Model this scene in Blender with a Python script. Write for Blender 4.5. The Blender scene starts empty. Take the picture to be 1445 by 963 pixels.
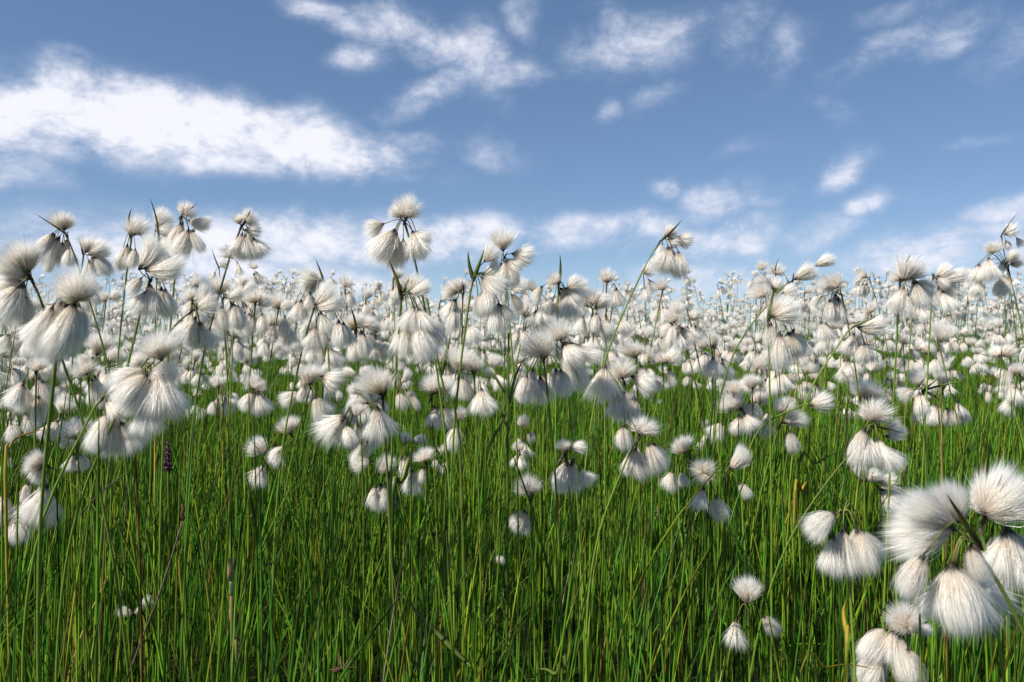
import bpy, math, random
import numpy as np
from mathutils import Vector, Matrix

rng = random.Random(11)
nrg = np.random.default_rng(11)
R = math.radians
scene = bpy.context.scene
col = scene.collection

# ------------------------------------------------------------------ camera
EYE = 0.50
FPX = 1124.0                      # focal length in photograph pixels (1445 wide)
PITCH = math.atan(11.5 / FPX)     # the horizon lies a little above the middle
cd = bpy.data.cameras.new('camera')
cam = bpy.data.objects.new('camera', cd)
col.objects.link(cam)
cd.sensor_width = 36.0
cd.lens = 36.0 * FPX / 1445.0
cam.location = (0, 0, EYE)
cam.rotation_euler = (math.pi / 2 - PITCH, 0, 0)
cd.clip_start = 0.01
cd.clip_end = 2000.0
cd.dof.use_dof = True
cd.dof.focus_distance = 0.80
cd.dof.aperture_fstop = 22.0
scene.camera = cam
CP, SP = math.cos(PITCH), math.sin(PITCH)


def at(px, py, d):
    """A point of the meadow at depth d (metres along the view) that the pixel looks at."""
    x = (px - 722.5) / FPX * d
    u = (481.5 - py) / FPX * d
    return Vector((x, d * CP + u * SP, EYE - d * SP + u * CP))


def pix(p):
    x, y, z = p[0], p[1], p[2] - EYE
    d = y * CP - z * SP
    u = y * SP + z * CP
    return (722.5 + x / d * FPX, 481.5 - u / d * FPX, d)


def ground_z(x, y):
    """The meadow rises gently to a crest some four metres away and falls off behind it."""
    t = np.clip((np.asarray(y, float) - 1.4) / 3.0, 0, 1)
    s = t * t * (3 - 2 * t)
    b = np.clip((np.asarray(y, float) - 4.3) / 8.0, 0, 1)
    z = 0.155 * s - 1.2 * b * b * (3 - 2 * b)
    z = z + 0.050 * s * (1 - b) * np.sin(1.7 * np.asarray(x) + 4.3)
    z = z + 0.012 * np.sin(np.asarray(x) * 2.1 + 0.7) * np.sin(np.asarray(y) * 1.7)
    return z


# ------------------------------------------------------------------ materials
def new_mat(name):
    m = bpy.data.materials.new(name)
    m.use_nodes = True
    nt = m.node_tree
    for n in list(nt.nodes):
        nt.nodes.remove(n)
    return m, nt


def N(nt, kind, **kw):
    n = nt.nodes.new(kind)
    for k, v in kw.items():
        setattr(n, k, v)
    return n


def ramp(nt, stops):
    r = N(nt, 'ShaderNodeValToRGB')
    e = r.color_ramp.elements
    while len(e) < len(stops):
        e.new(0.5)
    for i, (p, c) in enumerate(stops):
        e[i].position = p
        e[i].color = (*c, 1)
    return r


def leafy(nt, color_socket, rough, trans, spec=0.4):
    L = nt.links
    pb = N(nt, 'ShaderNodeBsdfPrincipled')
    L.new(color_socket, pb.inputs['Base Color'])
    pb.inputs['Roughness'].default_value = rough
    pb.inputs['Specular IOR Level'].default_value = spec
    out = N(nt, 'ShaderNodeOutputMaterial')
    if trans > 0:
        tr = N(nt, 'ShaderNodeBsdfTranslucent')
        L.new(color_socket, tr.inputs['Color'])
        mx = N(nt, 'ShaderNodeMixShader')
        mx.inputs[0].default_value = trans
        L.new(pb.outputs[0], mx.inputs[1])
        L.new(tr.outputs[0], mx.inputs[2])
        L.new(mx.outputs[0], out.inputs['Surface'])
    else:
        L.new(pb.outputs[0], out.inputs['Surface'])


def along_mat(name, stops, rough=0.5, trans=0.0, spec=0.4, vary=0.0):
    """Colour by the 'along' attribute (0 at the root, 1 at the tip), with a little grain."""
    m, nt = new_mat(name)
    a = N(nt, 'ShaderNodeAttribute', attribute_name='along')
    r = ramp(nt, stops)
    nt.links.new(a.outputs['Fac'], r.inputs[0])
    sock = r.outputs[0]
    if vary:
        oi = N(nt, 'ShaderNodeObjectInfo')
        hs = N(nt, 'ShaderNodeHueSaturation')
        mr = N(nt, 'ShaderNodeMapRange')
        mr.inputs['To Min'].default_value = 1 - vary
        mr.inputs['To Max'].default_value = 1 + vary
        nt.links.new(oi.outputs['Random'], mr.inputs['Value'])
        nt.links.new(mr.outputs[0], hs.inputs['Value'])
        nt.links.new(sock, hs.inputs['Color'])
        sock = hs.outputs[0]
    leafy(nt, sock, rough, trans, spec)
    return m


def hair_mat(name, stops):
    m, nt = new_mat(name)
    L = nt.links
    a = N(nt, 'ShaderNodeAttribute', attribute_name='along')
    r = ramp(nt, stops)
    L.new(a.outputs['Fac'], r.inputs[0])
    df = N(nt, 'ShaderNodeBsdfDiffuse')
    tr = N(nt, 'ShaderNodeBsdfTranslucent')
    gl = N(nt, 'ShaderNodeBsdfGlossy')
    gl.inputs['Roughness'].default_value = 0.38
    gl.inputs['Color'].default_value = (0.95, 0.95, 0.95, 1)
    L.new(r.outputs[0], df.inputs['Color'])
    L.new(r.outputs[0], tr.inputs['Color'])
    m1 = N(nt, 'ShaderNodeMixShader')
    m1.inputs[0].default_value = 0.50
    L.new(df.outputs[0], m1.inputs[1])
    L.new(tr.outputs[0], m1.inputs[2])
    m2 = N(nt, 'ShaderNodeMixShader')
    m2.inputs[0].default_value = 0.06
    L.new(m1.outputs[0], m2.inputs[1])
    L.new(gl.outputs[0], m2.inputs[2])
    # the bristles thin out to nothing: towards the tip they cover less and less
    tp = N(nt, 'ShaderNodeBsdfTransparent')
    mr = N(nt, 'ShaderNodeMapRange')
    mr.inputs['From Min'].default_value = 0.45
    mr.inputs['From Max'].default_value = 1.0
    mr.inputs['To Min'].default_value = 0.06
    mr.inputs['To Max'].default_value = 0.80
    L.new(a.outputs['Fac'], mr.inputs['Value'])
    m3 = N(nt, 'ShaderNodeMixShader')
    L.new(mr.outputs[0], m3.inputs[0])
    L.new(m2.outputs[0], m3.inputs[1])
    L.new(tp.outputs[0], m3.inputs[2])
    out = N(nt, 'ShaderNodeOutputMaterial')
    L.new(m3.outputs[0], out.inputs['Surface'])
    return m


def tint_mat(name, rough, trans, spec):
    """Colour stored blade by blade in the 'tint' attribute."""
    m, nt = new_mat(name)
    a = N(nt, 'ShaderNodeAttribute', attribute_name='tint')
    leafy(nt, a.outputs['Color'], rough, trans, spec)
    return m


M = {
    'hair': hair_mat('silky_bristle', [(0.0, (0.60, 0.50, 0.39)), (0.20, (0.87, 0.80, 0.70)), (0.5, (0.95, 0.92, 0.865)), (1.0, (0.975, 0.96, 0.93))]),
    'hair_beige': hair_mat('beige_rooted_bristle', [(0.0, (0.58, 0.47, 0.35)), (0.32, (0.85, 0.765, 0.655)), (0.62, (0.94, 0.905, 0.85)), (1.0, (0.975, 0.96, 0.935))]),
    'stem': along_mat('cottongrass_stem', [(0.0, (0.14, 0.24, 0.02)), (0.6, (0.125, 0.21, 0.024)), (0.93, (0.11, 0.15, 0.03)), (0.975, (0.06, 0.04, 0.024)), (1.0, (0.035, 0.02, 0.015))], 0.5, 0.0, 0.25, 0.25),
    'stalk': along_mat('stalk_green', [(0.0, (0.12, 0.15, 0.035)), (0.75, (0.17, 0.19, 0.04)), (1.0, (0.06, 0.04, 0.025))], 0.5, 0.0, 0.3, 0.2),
    'bract': along_mat('bract_brown', [(0.0, (0.03, 0.017, 0.012)), (0.25, (0.05, 0.03, 0.015)), (0.42, (0.20, 0.18, 0.03)), (0.62, (0.16, 0.12, 0.03)), (0.78, (0.06, 0.025, 0.02)), (1.0, (0.04, 0.015, 0.015))], 0.45, 0.25, 0.4, 0.2),
    'bract_dark': along_mat('bract_dark', [(0.0, (0.03, 0.018, 0.013)), (0.6, (0.055, 0.03, 0.02)), (1.0, (0.05, 0.022, 0.02))], 0.45, 0.1, 0.4, 0.3),
    'bract_green': along_mat('bract_green', [(0.0, (0.05, 0.03, 0.018)), (0.18, (0.10, 0.13, 0.03)), (0.6, (0.17, 0.25, 0.04)), (1.0, (0.14, 0.20, 0.03))], 0.4, 0.35, 0.4, 0.1),
    'scale': along_mat('flower_scale', [(0.0, (0.035, 0.026, 0.02)), (0.4, (0.06, 0.048, 0.042)), (1.0, (0.30, 0.27, 0.24))], 0.6, 0.1, 0.25),
    'grass': tint_mat('meadow_grass', 0.5, 0.38, 0.3),
    'reed': tint_mat('horsetail_stems', 0.45, 0.2, 0.32),
    'leaf': along_mat('green_leaf', [(0.0, (0.10, 0.15, 0.025)), (0.5, (0.15, 0.22, 0.035)), (0.9, (0.20, 0.24, 0.05)), (1.0, (0.20, 0.12, 0.03))], 0.4, 0.4, 0.4),
    'yellow_leaf': along_mat('yellow_leaf', [(0.0, (0.25, 0.28, 0.04)), (0.6, (0.50, 0.36, 0.03)), (1.0, (0.40, 0.20, 0.03))], 0.45, 0.35, 0.4),
    'straw': along_mat('dry_straw', [(0.0, (0.40, 0.31, 0.18)), (1.0, (0.62, 0.55, 0.42))], 0.6, 0.15, 0.3),
    'dead': along_mat('dead_stem', [(0.0, (0.09, 0.055, 0.04)), (1.0, (0.14, 0.09, 0.07))], 0.7, 0.0, 0.2),
    'violet': along_mat('orchid_petal', [(0.0, (0.07, 0.016, 0.06)), (1.0, (0.13, 0.03, 0.11))], 0.5, 0.3, 0.3),
    'violet_pale': along_mat('pale_violet_petal', [(0.0, (0.30, 0.16, 0.50)), (1.0, (0.45, 0.28, 0.65))], 0.5, 0.4, 0.3),
    'brown': along_mat('rush_flower_brown', [(0.0, (0.07, 0.035, 0.02)), (1.0, (0.14, 0.07, 0.035))], 0.6, 0.1, 0.3),
}


def cone_mat():
    m, nt = new_mat('horsetail_cone')
    tc = N(nt, 'ShaderNodeTexCoord')
    mp = N(nt, 'ShaderNodeMapping')
    mp.inputs['Scale'].default_value = (1100, 1100, 800)
    v = N(nt, 'ShaderNodeTexVoronoi')
    r = ramp(nt, [(0.0, (0.03, 0.02, 0.015)), (0.45, (0.07, 0.045, 0.02)), (0.62, (0.42, 0.33, 0.13)), (1.0, (0.50, 0.42, 0.18))])
    nt.links.new(tc.outputs['Object'], mp.inputs[0])
    nt.links.new(mp.outputs[0], v.inputs['Vector'])
    nt.links.new(v.outputs['Distance'], r.inputs[0])
    leafy(nt, r.outputs[0], 0.6, 0, 0.3)
    return m


M['cone'] = cone_mat()


def soil_mat():
    m, nt = new_mat('wet_meadow_soil')
    tc = N(nt, 'ShaderNodeTexCoord')
    n1 = N(nt, 'ShaderNodeTexNoise')
    n1.inputs['Scale'].default_value = 9
    n1.inputs['Detail'].default_value = 8
    r = ramp(nt, [(0.3, (0.012, 0.014, 0.006)), (0.5, (0.022, 0.030, 0.009)), (0.7, (0.035, 0.048, 0.014))])
    nt.links.new(tc.outputs['Object'], n1.inputs['Vector'])
    nt.links.new(n1.outputs[0], r.inputs[0])
    leafy(nt, r.outputs[0], 0.9, 0, 0.1)
    return m


M['soil'] = soil_mat()


# ------------------------------------------------------------------ mesh helpers
def mesh_np(name, V, faces, mat, along=None, tint=None, smooth=True):
    """faces: a list of integer arrays, each (n, 3) or (n, 4)."""
    faces = [np.asarray(f, dtype=np.int32) for f in faces if len(f)]
    me = bpy.data.meshes.new(name)
    me.vertices.add(len(V))
    me.vertices.foreach_set('co', np.asarray(V, dtype=np.float32).ravel())
    idx = np.concatenate([f.ravel() for f in faces])
    cnt = np.concatenate([np.full(len(f), f.shape[1], np.int32) for f in faces])
    start = np.concatenate([[0], np.cumsum(cnt)[:-1]]).astype(np.int32)
    me.loops.add(len(idx))
    me.loops.foreach_set('vertex_index', idx)
    me.polygons.add(len(cnt))
    me.polygons.foreach_set('loop_start', start)
    me.polygons.foreach_set('use_smooth', np.full(len(cnt), smooth, bool))
    if along is not None:
        a = me.attributes.new('along', 'FLOAT', 'POINT')
        a.data.foreach_set('value', np.asarray(along, np.float32))
    if tint is not None:
        a = me.attributes.new('tint', 'FLOAT_COLOR', 'POINT')
        t = np.ones((len(V), 4), np.float32)
        t[:, :3] = tint
        a.data.foreach_set('color', t.ravel())
    me.update(calc_edges=True)
    me.materials.append(mat)
    return me


def add(name, me, parent=None, mat4=None):
    o = bpy.data.objects.new(name, me)
    col.objects.link(o)
    if parent is not None:
        o.parent = parent
    if mat4 is not None:
        o.matrix_local = mat4
    return o


def thing(name, loc, label, cat, group=None):
    o = bpy.data.objects.new(name, None)
    o.empty_display_size = 0.01
    col.objects.link(o)
    o.location = loc
    o['label'] = label
    o['category'] = cat
    if group:
        o['group'] = group
    return o


def tube(pts, radii, sides=6, cap=True):
    """Vertices, faces and the 0..1 position along a tube through pts."""
    pts = [Vector(p) for p in pts]
    n = len(pts)
    V, A = [], []
    ref = Vector((0.31, 0.87, 0.2))
    for i, p in enumerate(pts):
        t = (pts[min(i + 1, n - 1)] - pts[max(i - 1, 0)])
        t = t.normalized() if t.length > 1e-9 else Vector((0, 0, 1))
        a = t.cross(ref)
        if a.length < 1e-3:
            a = t.cross(Vector((1, 0, 0)))
        a.normalize()
        b = t.cross(a)
        for k in range(sides):
            w = 2 * math.pi * k / sides
            V.append(p + (a * math.cos(w) + b * math.sin(w)) * radii[i])
            A.append(i / (n - 1))
    F = []
    for i in range(n - 1):
        for k in range(sides):
            k2 = (k + 1) % sides
            F.append((i * sides + k, i * sides + k2, (i + 1) * sides + k2, (i + 1) * sides + k))
    T = []
    if cap:
        V += [pts[0], pts[-1]]
        A += [0, 1]
        c0, c1 = len(V) - 2, len(V) - 1
        for k in range(sides):
            k2 = (k + 1) % sides
            T.append((c0, k2, k))
            T.append((c1, (n - 1) * sides + k, (n - 1) * sides + k2))
    return np.array([tuple(v) for v in V]), F, T, np.array(A)


def tube_mesh(name, pts, radii, mat, sides=6):
    V, F, T, A = tube(pts, radii, sides)
    return mesh_np(name, V, [F, T], mat, along=A)


def spline(ctrl, n):
    """Catmull-Rom through the control points."""
    P = [Vector(c) for c in ctrl]
    P = [P[0] * 2 - P[1]] + P + [P[-1] * 2 - P[-2]]
    segs = len(P) - 3
    out = []
    for i in range(n):
        u = i / (n - 1) * segs
        k = min(int(u), segs - 1)
        t = u - k
        a, b, c, d = P[k], P[k + 1], P[k + 2], P[k + 3]
        out.append(0.5 * ((2 * b) + (c - a) * t + (2 * a - 5 * b + 4 * c - d) * t * t + (3 * b - a - 3 * c + d) * t ** 3))
    return out


def blade_mesh(name, pts, width, mat, fold=0.35, side=None, peak=0.25):
    """A narrow folded leaf: two flanks meeting in a keel, thick enough to show from the side."""
    pts = [Vector(p) for p in pts]
    n = len(pts)
    V, A, F = [], [], []
    for i, p in enumerate(pts):
        s = i / (n - 1)
        t = (pts[min(i + 1, n - 1)] - pts[max(i - 1, 0)]).normalized()
        sd = side or Vector((1, 0.25, 0))
        a = (sd - t * sd.dot(t))
        a = a.normalized() if a.length > 1e-4 else Vector((0, 1, 0))
        b = t.cross(a)
        w = width * (min(1, 0.45 + s / peak * 0.55) if s < peak else max(0.0, (1 - (s - peak) / (1 - peak))) ** 0.8)
        w = max(w, width * 0.05)
        V += [p - a * w * 0.5 + b * w * fold, p - b * w * 0.12, p + a * w * 0.5 + b * w * fold, p + b * w * 0.12]
        A += [s] * 4
    for i in range(n - 1):
        for k in range(4):
            k2 = (k + 1) % 4
            F.append((i * 4 + k, i * 4 + k2, i * 4 + 4 + k2, i * 4 + 4 + k))
    F.append((0, 1, 2, 3))
    e = (n - 1) * 4
    F.append((e, e + 3, e + 2, e + 1))
    return mesh_np(name, np.array([tuple(v) for v in V]), [F], mat, along=np.array(A))


# ------------------------------------------------------------------ tufts of bristles
def tuft_arrays(kind, hairs, levels, width, seed, var=0):
    """One silky tuft of unit length, root at the origin, pointing along +Z. All bristles spring from one point."""
    g = np.random.default_rng(seed)
    n = hairs
    spread = {'u': 1.16, 'h': 0.54, 's': 0.60}[kind] * (1.0, 0.78, 1.12, 0.62)[var % 4]
    u = g.random(n)
    th = spread * u ** {'u': 0.62, 'h': 0.55, 's': 0.58}[kind]
    ph = g.random(n) * 2 * math.pi
    # strands: bristles cling to a number of locks
    nc = {'u': 16, 'h': 15, 's': 13}[kind]
    cth = spread * g.random(nc) ** 0.55
    cph = g.random(nc) * 2 * math.pi
    cx, cy = cth * np.cos(cph), cth * np.sin(cph)
    x, y = th * np.cos(ph), th * np.sin(ph)
    near = np.argmin((x[:, None] - cx) ** 2 + (y[:, None] - cy) ** 2, axis=1)
    cl = {'u': 0.26, 'h': 0.38, 's': 0.34}[kind] * g.random(n) ** 0.5
    x = x + (cx[near] - x) * cl
    y = y + (cy[near] - y) * cl
    th, ph = np.hypot(x, y), np.arctan2(y, x)
    L = {'u': 0.80, 'h': 0.88, 's': 0.84}[kind] + {'u': 0.24, 'h': 0.20, 's': 0.26}[kind] * g.random(n) - 0.25 * (g.random(n) < 0.12) * g.random(n)
    L = L * np.cos(np.minimum(th, 1.3)) ** {'u': 0.85, 'h': 0.8 if var % 2 else 0.35, 's': 0.6}[kind] * 1.07
    fly = g.random(n) < 0.09
    L = np.where(fly, L * 1.10, L)
    th = np.where(fly, th * 1.3, th)
    wind = g.normal(0, 0.075, 2)
    if kind == 's':
        wind = wind + np.array([0.16, 0.0])
    fr = g.normal(0, 0.030, (n, 2, 3))
    tt = np.array([(i + 1) / levels for i in range(levels)]) ** 0.9
    root = np.zeros((1, 3))
    cl_pts = np.zeros((n, levels, 3))
    for i, t in enumerate(tt):
        if kind == 'h':
            r = np.sin(th) * (1.30 * t ** 0.80 - 0.32 * t * t)
            if var % 2:
                r = r * (1.12 - 0.42 * t ** 3)
            else:
                r = np.sin(th) * (0.92 * t + 0.10 * t * t)
            z = np.cos(th) * t + 0.10 * t * t * np.sin(th)
        elif kind == 'u':
            r = np.sin(th) * t ** 0.92
            z = np.cos(th) * t + 0.18 * t * (1 - t) * np.sin(th)
        else:
            r = np.sin(th) * (1.15 * t ** 0.85 - 0.15 * t * t)
            z = np.cos(th) * t
        q = np.stack([r * np.cos(ph), r * np.sin(ph), z], 1) * L[:, None]
        q[:, 0] += wind[0] * t * t
        q[:, 1] += wind[1] * t * t
        q += fr[:, 0] * math.sin(t * 5) + fr[:, 1] * t
        cl_pts[:, i] = q
    # strips
    V = [root]
    tang = np.zeros_like(cl_pts)
    tang[:, 0] = cl_pts[:, 0]
    tang[:, 1:] = cl_pts[:, 1:] - cl_pts[:, :-1]
    tang /= np.linalg.norm(tang, axis=2, keepdims=True) + 1e-9
    rv = g.normal(0, 1, (n, 3))
    V, A = [root], [np.zeros(1)]
    wmul = np.array([1.0 if i < levels - 2 else 0.85 for i in range(levels)])
    idx = np.zeros((n, levels, 2), int)
    base = 1
    for i in range(levels):
        if i < levels - 1:
            s = np.cross(tang[:, i], rv)
            s /= np.linalg.norm(s, axis=1, keepdims=True) + 1e-9
            w = width * wmul[i] * (0.5 if i == 0 else 1.0)
            V += [cl_pts[:, i] - s * w / 2, cl_pts[:, i] + s * w / 2]
            idx[:, i, 0] = base + np.arange(n)
            idx[:, i, 1] = base + n + np.arange(n)
            base += 2 * n
            A += [np.full(2 * n, tt[i])]
        else:
            V += [cl_pts[:, i]]
            idx[:, i, 0] = base + np.arange(n)
            base += n
            A += [np.full(n, 1.0)]
    tris = [np.stack([np.zeros(n, int), idx[:, 0, 0], idx[:, 0, 1]], 1)]
    quads = []
    for i in range(levels - 2):
        quads.append(np.stack([idx[:, i, 0], idx[:, i + 1, 0], idx[:, i + 1, 1], idx[:, i, 1]], 1))
    tris.append(np.stack([idx[:, levels - 2, 0], idx[:, levels - 1, 0], idx[:, levels - 2, 1]], 1))
    return np.concatenate(V), np.concatenate(tris), (np.concatenate(quads) if quads else np.zeros((0, 4), int)), np.concatenate(A)


LOD = {
    0: dict(hairs=2600, levels=5, width=0.0074),
    1: dict(hairs=1150, levels=4, width=0.0115),
    2: dict(hairs=340, levels=4, width=0.025),
    3: dict(hairs=36, levels=3, width=0.105),
    4: dict(hairs=100, levels=3, width=0.058),
}
NVAR = 4
TUFT, TUFT_ARR = {}, {}
for kind in 'uhs':
    for lod, kw in LOD.items():
        for v in range(NVAR):
            arr = tuft_arrays(kind, seed=100 * lod + 10 * v + ord(kind), var=v, **kw)
            if lod >= 3:
                TUFT_ARR[kind, lod, v] = arr
            else:
                TUFT[kind, lod, v] = mesh_np('tuft_%s' % {'u': 'upright', 'h': 'hanging', 's': 'windblown'}[kind], arr[0], [arr[1], arr[2]], M['hair_beige' if kind == 'u' else 'hair'], along=arr[3])


def scale_mesh(seed, kind):
    """The dark cup of pointed scales at the root of a tuft (unit tuft space)."""
    g = random.Random(seed)
    V, A, F, T = [], [], [], []
    V, F, T, A = [list(x) for x in tube([(0, 0, -0.03), (0, 0, 0.03), (0, 0, 0.10), (0, 0, 0.16)], [0.02, 0.05, 0.055, 0.03], 7)]
    V = [tuple(v) for v in V]
    sp = {'u': 0.62, 'h': 0.40, 's': 0.42}[kind]
    for k in range(9):
        a = 2 * math.pi * (k + g.uniform(-.3, .3)) / 9
        ln = g.uniform(0.09, 0.23) * (0.8 if kind == 'u' else 1.0)
        ca, sa = math.cos(a), math.sin(a)
        b = len(V)
        rows = 4
        for i in range(rows):
            s = i / (rows - 1)
            r = 0.045 + math.sin(sp) * ln * s * 1.02
            z = 0.03 + math.cos(sp) * ln * s
            w = 0.026 * (1 - s) ** 0.7 + 0.002
            for sg in (-1, 1):
                V.append((r * ca - sa * w * sg, r * sa + ca * w * sg, z))
                A.append(s)
        for i in range(rows - 1):
            F.append((b + 2 * i, b + 2 * i + 1, b + 2 * i + 3, b + 2 * i + 2))
    return mesh_np('scale_cup', np.array(V), [F, T], M['scale'], along=np.array(A))


CUP = {(k, v): scale_mesh(v * 7 + ord(k), k) for k in 'uhs' for v in range(3)}


def aim(direction, roll):
    z = Vector(direction).normalized()
    a = z.cross(Vector((0.2, 1, 0.1)))
    if a.length < 1e-3:
        a = z.cross(Vector((1, 0, 0)))
    a.normalize()
    b = z.cross(a)
    m = Matrix((a, b, z)).transposed()
    return m @ Matrix.Rotation(roll, 3, 'Z')


def put_tuft(root, origin, kind, base, direction, length, wide, lod, node=None):
    m3 = aim(direction, rng.uniform(0, 6.28) if kind != 's' else rng.uniform(-0.5, 0.5))
    m = m3.to_4x4() @ Matrix.Diagonal((length * wide, length * wide, length, 1))
    m.translation = Vector(base) - origin
    t = add('tuft', TUFT[kind, lod, rng.randrange(NVAR)], root, m)
    add('scale_cup', CUP[kind, rng.randrange(3)], t)
    if node is not None and (Vector(base) - node).length > 0.003:
        a, b = node - origin, Vector(base) - origin
        dist = (b - a).length
        mid = (a + b) / 2 + Vector((0, 0, dist * (0.34 if kind == 'h' else 0.12)))
        mid -= Vector(direction).normalized() * dist * 0.16
        pts = spline([a, mid, b], 7)
        add('stalk', tube_mesh('stalk', pts, [0.00042] * 7, M['stalk'], 5), root)
    return t


def put_bract(root, origin, node, tip, mat, width=0.0026):
    v = tip - node
    start = node - v.normalized() * 0.003
    bend = Vector((0, 0, 1)).cross(v)
    bend = bend.normalized() if bend.length > 1e-5 else Vector((1, 0, 0))
    k = rng.uniform(-0.10, 0.10) * v.length
    pts = [start + (tip - start) * s + bend * k * math.sin(math.pi * s) - origin for s in (0, .12, .3, .5, .7, .86, 1)]
    return add('bract', blade_mesh('bract', pts, width, mat, side=Vector((1, rng.uniform(-.6, .6), 0))), root)


def put_stem(root, origin, ctrl, r0=0.0012, r1=0.00085, n=12, sides=7):
    pts = [p - origin for p in spline(ctrl, n)]
    rad = [r0 + (r1 - r0) * i / (n - 1) for i in range(n)]
    rad[-1] = r1 * 1.35
    rad[-2] = r1 * 1.2
    return add('stem', tube_mesh('stem', pts, rad, M['stem'], sides), root)


# ------------------------------------------------------------------ cottongrass plants read off the photograph
# (label, node, point lower on the stem, tufts (kind, root, tip, width), bracts (tip, kind), extras)
H = []


def P(label, node, s, tufts, bracts=(), **kw):
    H.append((label, node, s, tufts, bracts, kw))


P('cottongrass at the meadow edge, cut by the frame, with a long dark bract slanting up', (45, 396), (62, 436),
  [('s', 39, 394, 6, 362, 1.2), ('u', 40, 386, 28, 338, 1.0), ('h', 31, 402, 8, 450), ('h', 35, 417, 28, 462), ('h', 25, 405, -4, 432), ('s', 33, 398, -6, 402, 1.1)], [((18, 347), 0)])
P('big cottongrass with a fat beige dome above two broad white skirts', (92, 428), (78, 520),
  [('u', 108, 426, 108, 372, 1.08), ('h', 75, 432, 52, 488, 0.85), ('h', 106, 428, 88, 500, 1.05), ('h', 88, 425, 64, 500, 1.0), ('h', 112, 430, 114, 482, 0.95)], (), foot=84)
P('dark bracted cottongrass in the upper corner group, its bract pointing away from a white crown', (93, 331), (111, 378),
  [('u', 91, 325, 84, 297, 1.15), ('h', 75, 329, 54, 356), ('h', 88, 342, 83, 368), ('h', 98, 350, 101, 376), ('h', 72, 359, 69, 384), ('h', 77, 331, 50, 370), ('h', 84, 334, 60, 372)], [((58, 303), 1)])
P('small cottongrass blown flat sideways beneath the dark bracted corner plant', (118, 360), (113, 400),
  [('s', 124, 360, 152, 346, 1.0), ('u', 120, 357, 130, 333, 1.0), ('h', 133, 363, 148, 386), ('h', 125, 367, 131, 390)], [((117, 338), 1)])
P('cottongrass with a domed crown behind an upright green bract with purple tip', (186, 334), (177, 402),
  [('u', 190, 332, 193, 299, 1.1), ('h', 173, 353, 166, 381), ('h', 191, 351, 186, 377), ('h', 205, 342, 213, 370), ('h', 180, 345, 170, 377)], [((191, 296), 0)], foot=160)
P('cottongrass with a yellow and purple flame shaped bract standing over it', (223, 345), (220, 430),
  [('s', 220, 320, 240, 298, 1.15), ('s', 219, 326, 252, 326, 1.1), ('h', 226, 336, 244, 352, 1.1), ('h', 223, 346, 226, 376)], [((221, 283), 0)])
P('cottongrass with a dark bract lying across its round white crown, against open sky', (255, 308), (244, 420),
  [('u', 258, 303, 273, 285, 1.25), ('s', 266, 311, 297, 326, 1.1), ('h', 266, 324, 252, 360, 1.0), ('h', 268, 326, 286, 354), ('h', 258, 314, 242, 350)], [((285, 290), 1)])
P('shaggy windswept cottongrass with paired hanging skirts under a swept crown', (212, 395), (196, 450),
  [('s', 196, 380, 228, 348, 1.35), ('s', 205, 380, 254, 392, 1.2), ('h', 206, 411, 194, 444, 1.1), ('h', 227, 407, 236, 444, 1.15), ('h', 200, 392, 184, 414, 1.1), ('h', 212, 402, 214, 446, 1.1)], (), foot=150)
P('cottongrass with a beige fan crown on two thin arching stalks', (314, 422), (320, 520),
  [('u', 310, 417, 306, 385, 1.2), ('h', 331, 430, 336, 462, 1.1), ('h', 300, 447, 304, 476, 1.1), ('h', 312, 432, 314, 464), ('s', 318, 420, 346, 420, 1.0)])
P('cottongrass nodding over a long bare stem that slants up towards the beige fan', (275, 436), (239, 469),
  [('s', 279, 436, 302, 406, 1.15), ('s', 278, 434, 311, 428, 1.1), ('h', 278, 455, 268, 490, 1.15), ('h', 281, 455, 293, 490, 1.1), ('h', 276, 447, 256, 484, 1.0)], (), foot=150)
P('cottongrass alone against the sky on a dark slanting stem beside the cloud band', (340, 321), (319, 381),
  [('u', 339, 317, 334, 302, 1.1), ('u', 346, 314, 364, 302, 1.3), ('s', 344, 325, 368, 325, 1.1), ('h', 342, 329, 336, 366), ('h', 357, 336, 373, 362, 1.1), ('h', 346, 331, 350, 368)], [((357, 297), 1)], foot=280)
P('short cottongrass with a pointed two coloured bract tucked behind the beige fan crown', (309, 379), (316, 450),
  [('u', 329, 365, 317, 346, 1.2), ('h', 335, 370, 339, 390), ('u', 312, 376, 322, 366), ('h', 304, 384, 296, 402)], [((303, 352), 0)])
P('cottongrass with a purple bract spike rising through a wide pale crown', (360, 433), (357, 468),
  [('u', 361, 429, 357, 405, 1.35), ('h', 370, 443, 374, 470, 1.1), ('h', 355, 445, 350, 472, 1.1), ('s', 364, 430, 386, 424), ('h', 346, 440, 338, 468)], [((363, 412), 1)])
P('cottongrass facing away with its crown blown back from a yellow green bract', (457, 400), (462, 480),
  [('s', 454, 397, 420, 390, 1.2), ('h', 425, 423, 420, 452, 1.2), ('s', 452, 400, 432, 412), ('h', 438, 412, 436, 440)], [((447, 366), 0)])
P('cottongrass curling off a long olive stem that leans from the lower grass', (443, 435), (425, 500),
  [('s', 444, 431, 476, 412, 1.25), ('s', 445, 434, 480, 437, 1.15), ('h', 447, 458, 450, 490, 1.1), ('h', 446, 461, 440, 496, 1.1), ('h', 478, 452, 482, 488, 1.1), ('h', 452, 440, 464, 474)], (), foot=395)
P('cottongrass with a stout brown and gold bract in front of hanging white skirts', (502, 473), (507, 560),
  [('h', 503, 475, 500, 508, 1.1), ('u', 498, 462, 504, 438, 1.0), ('s', 500, 466, 478, 450, 1.1), ('h', 508, 470, 516, 502)], [((499, 434), 0)])
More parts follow.
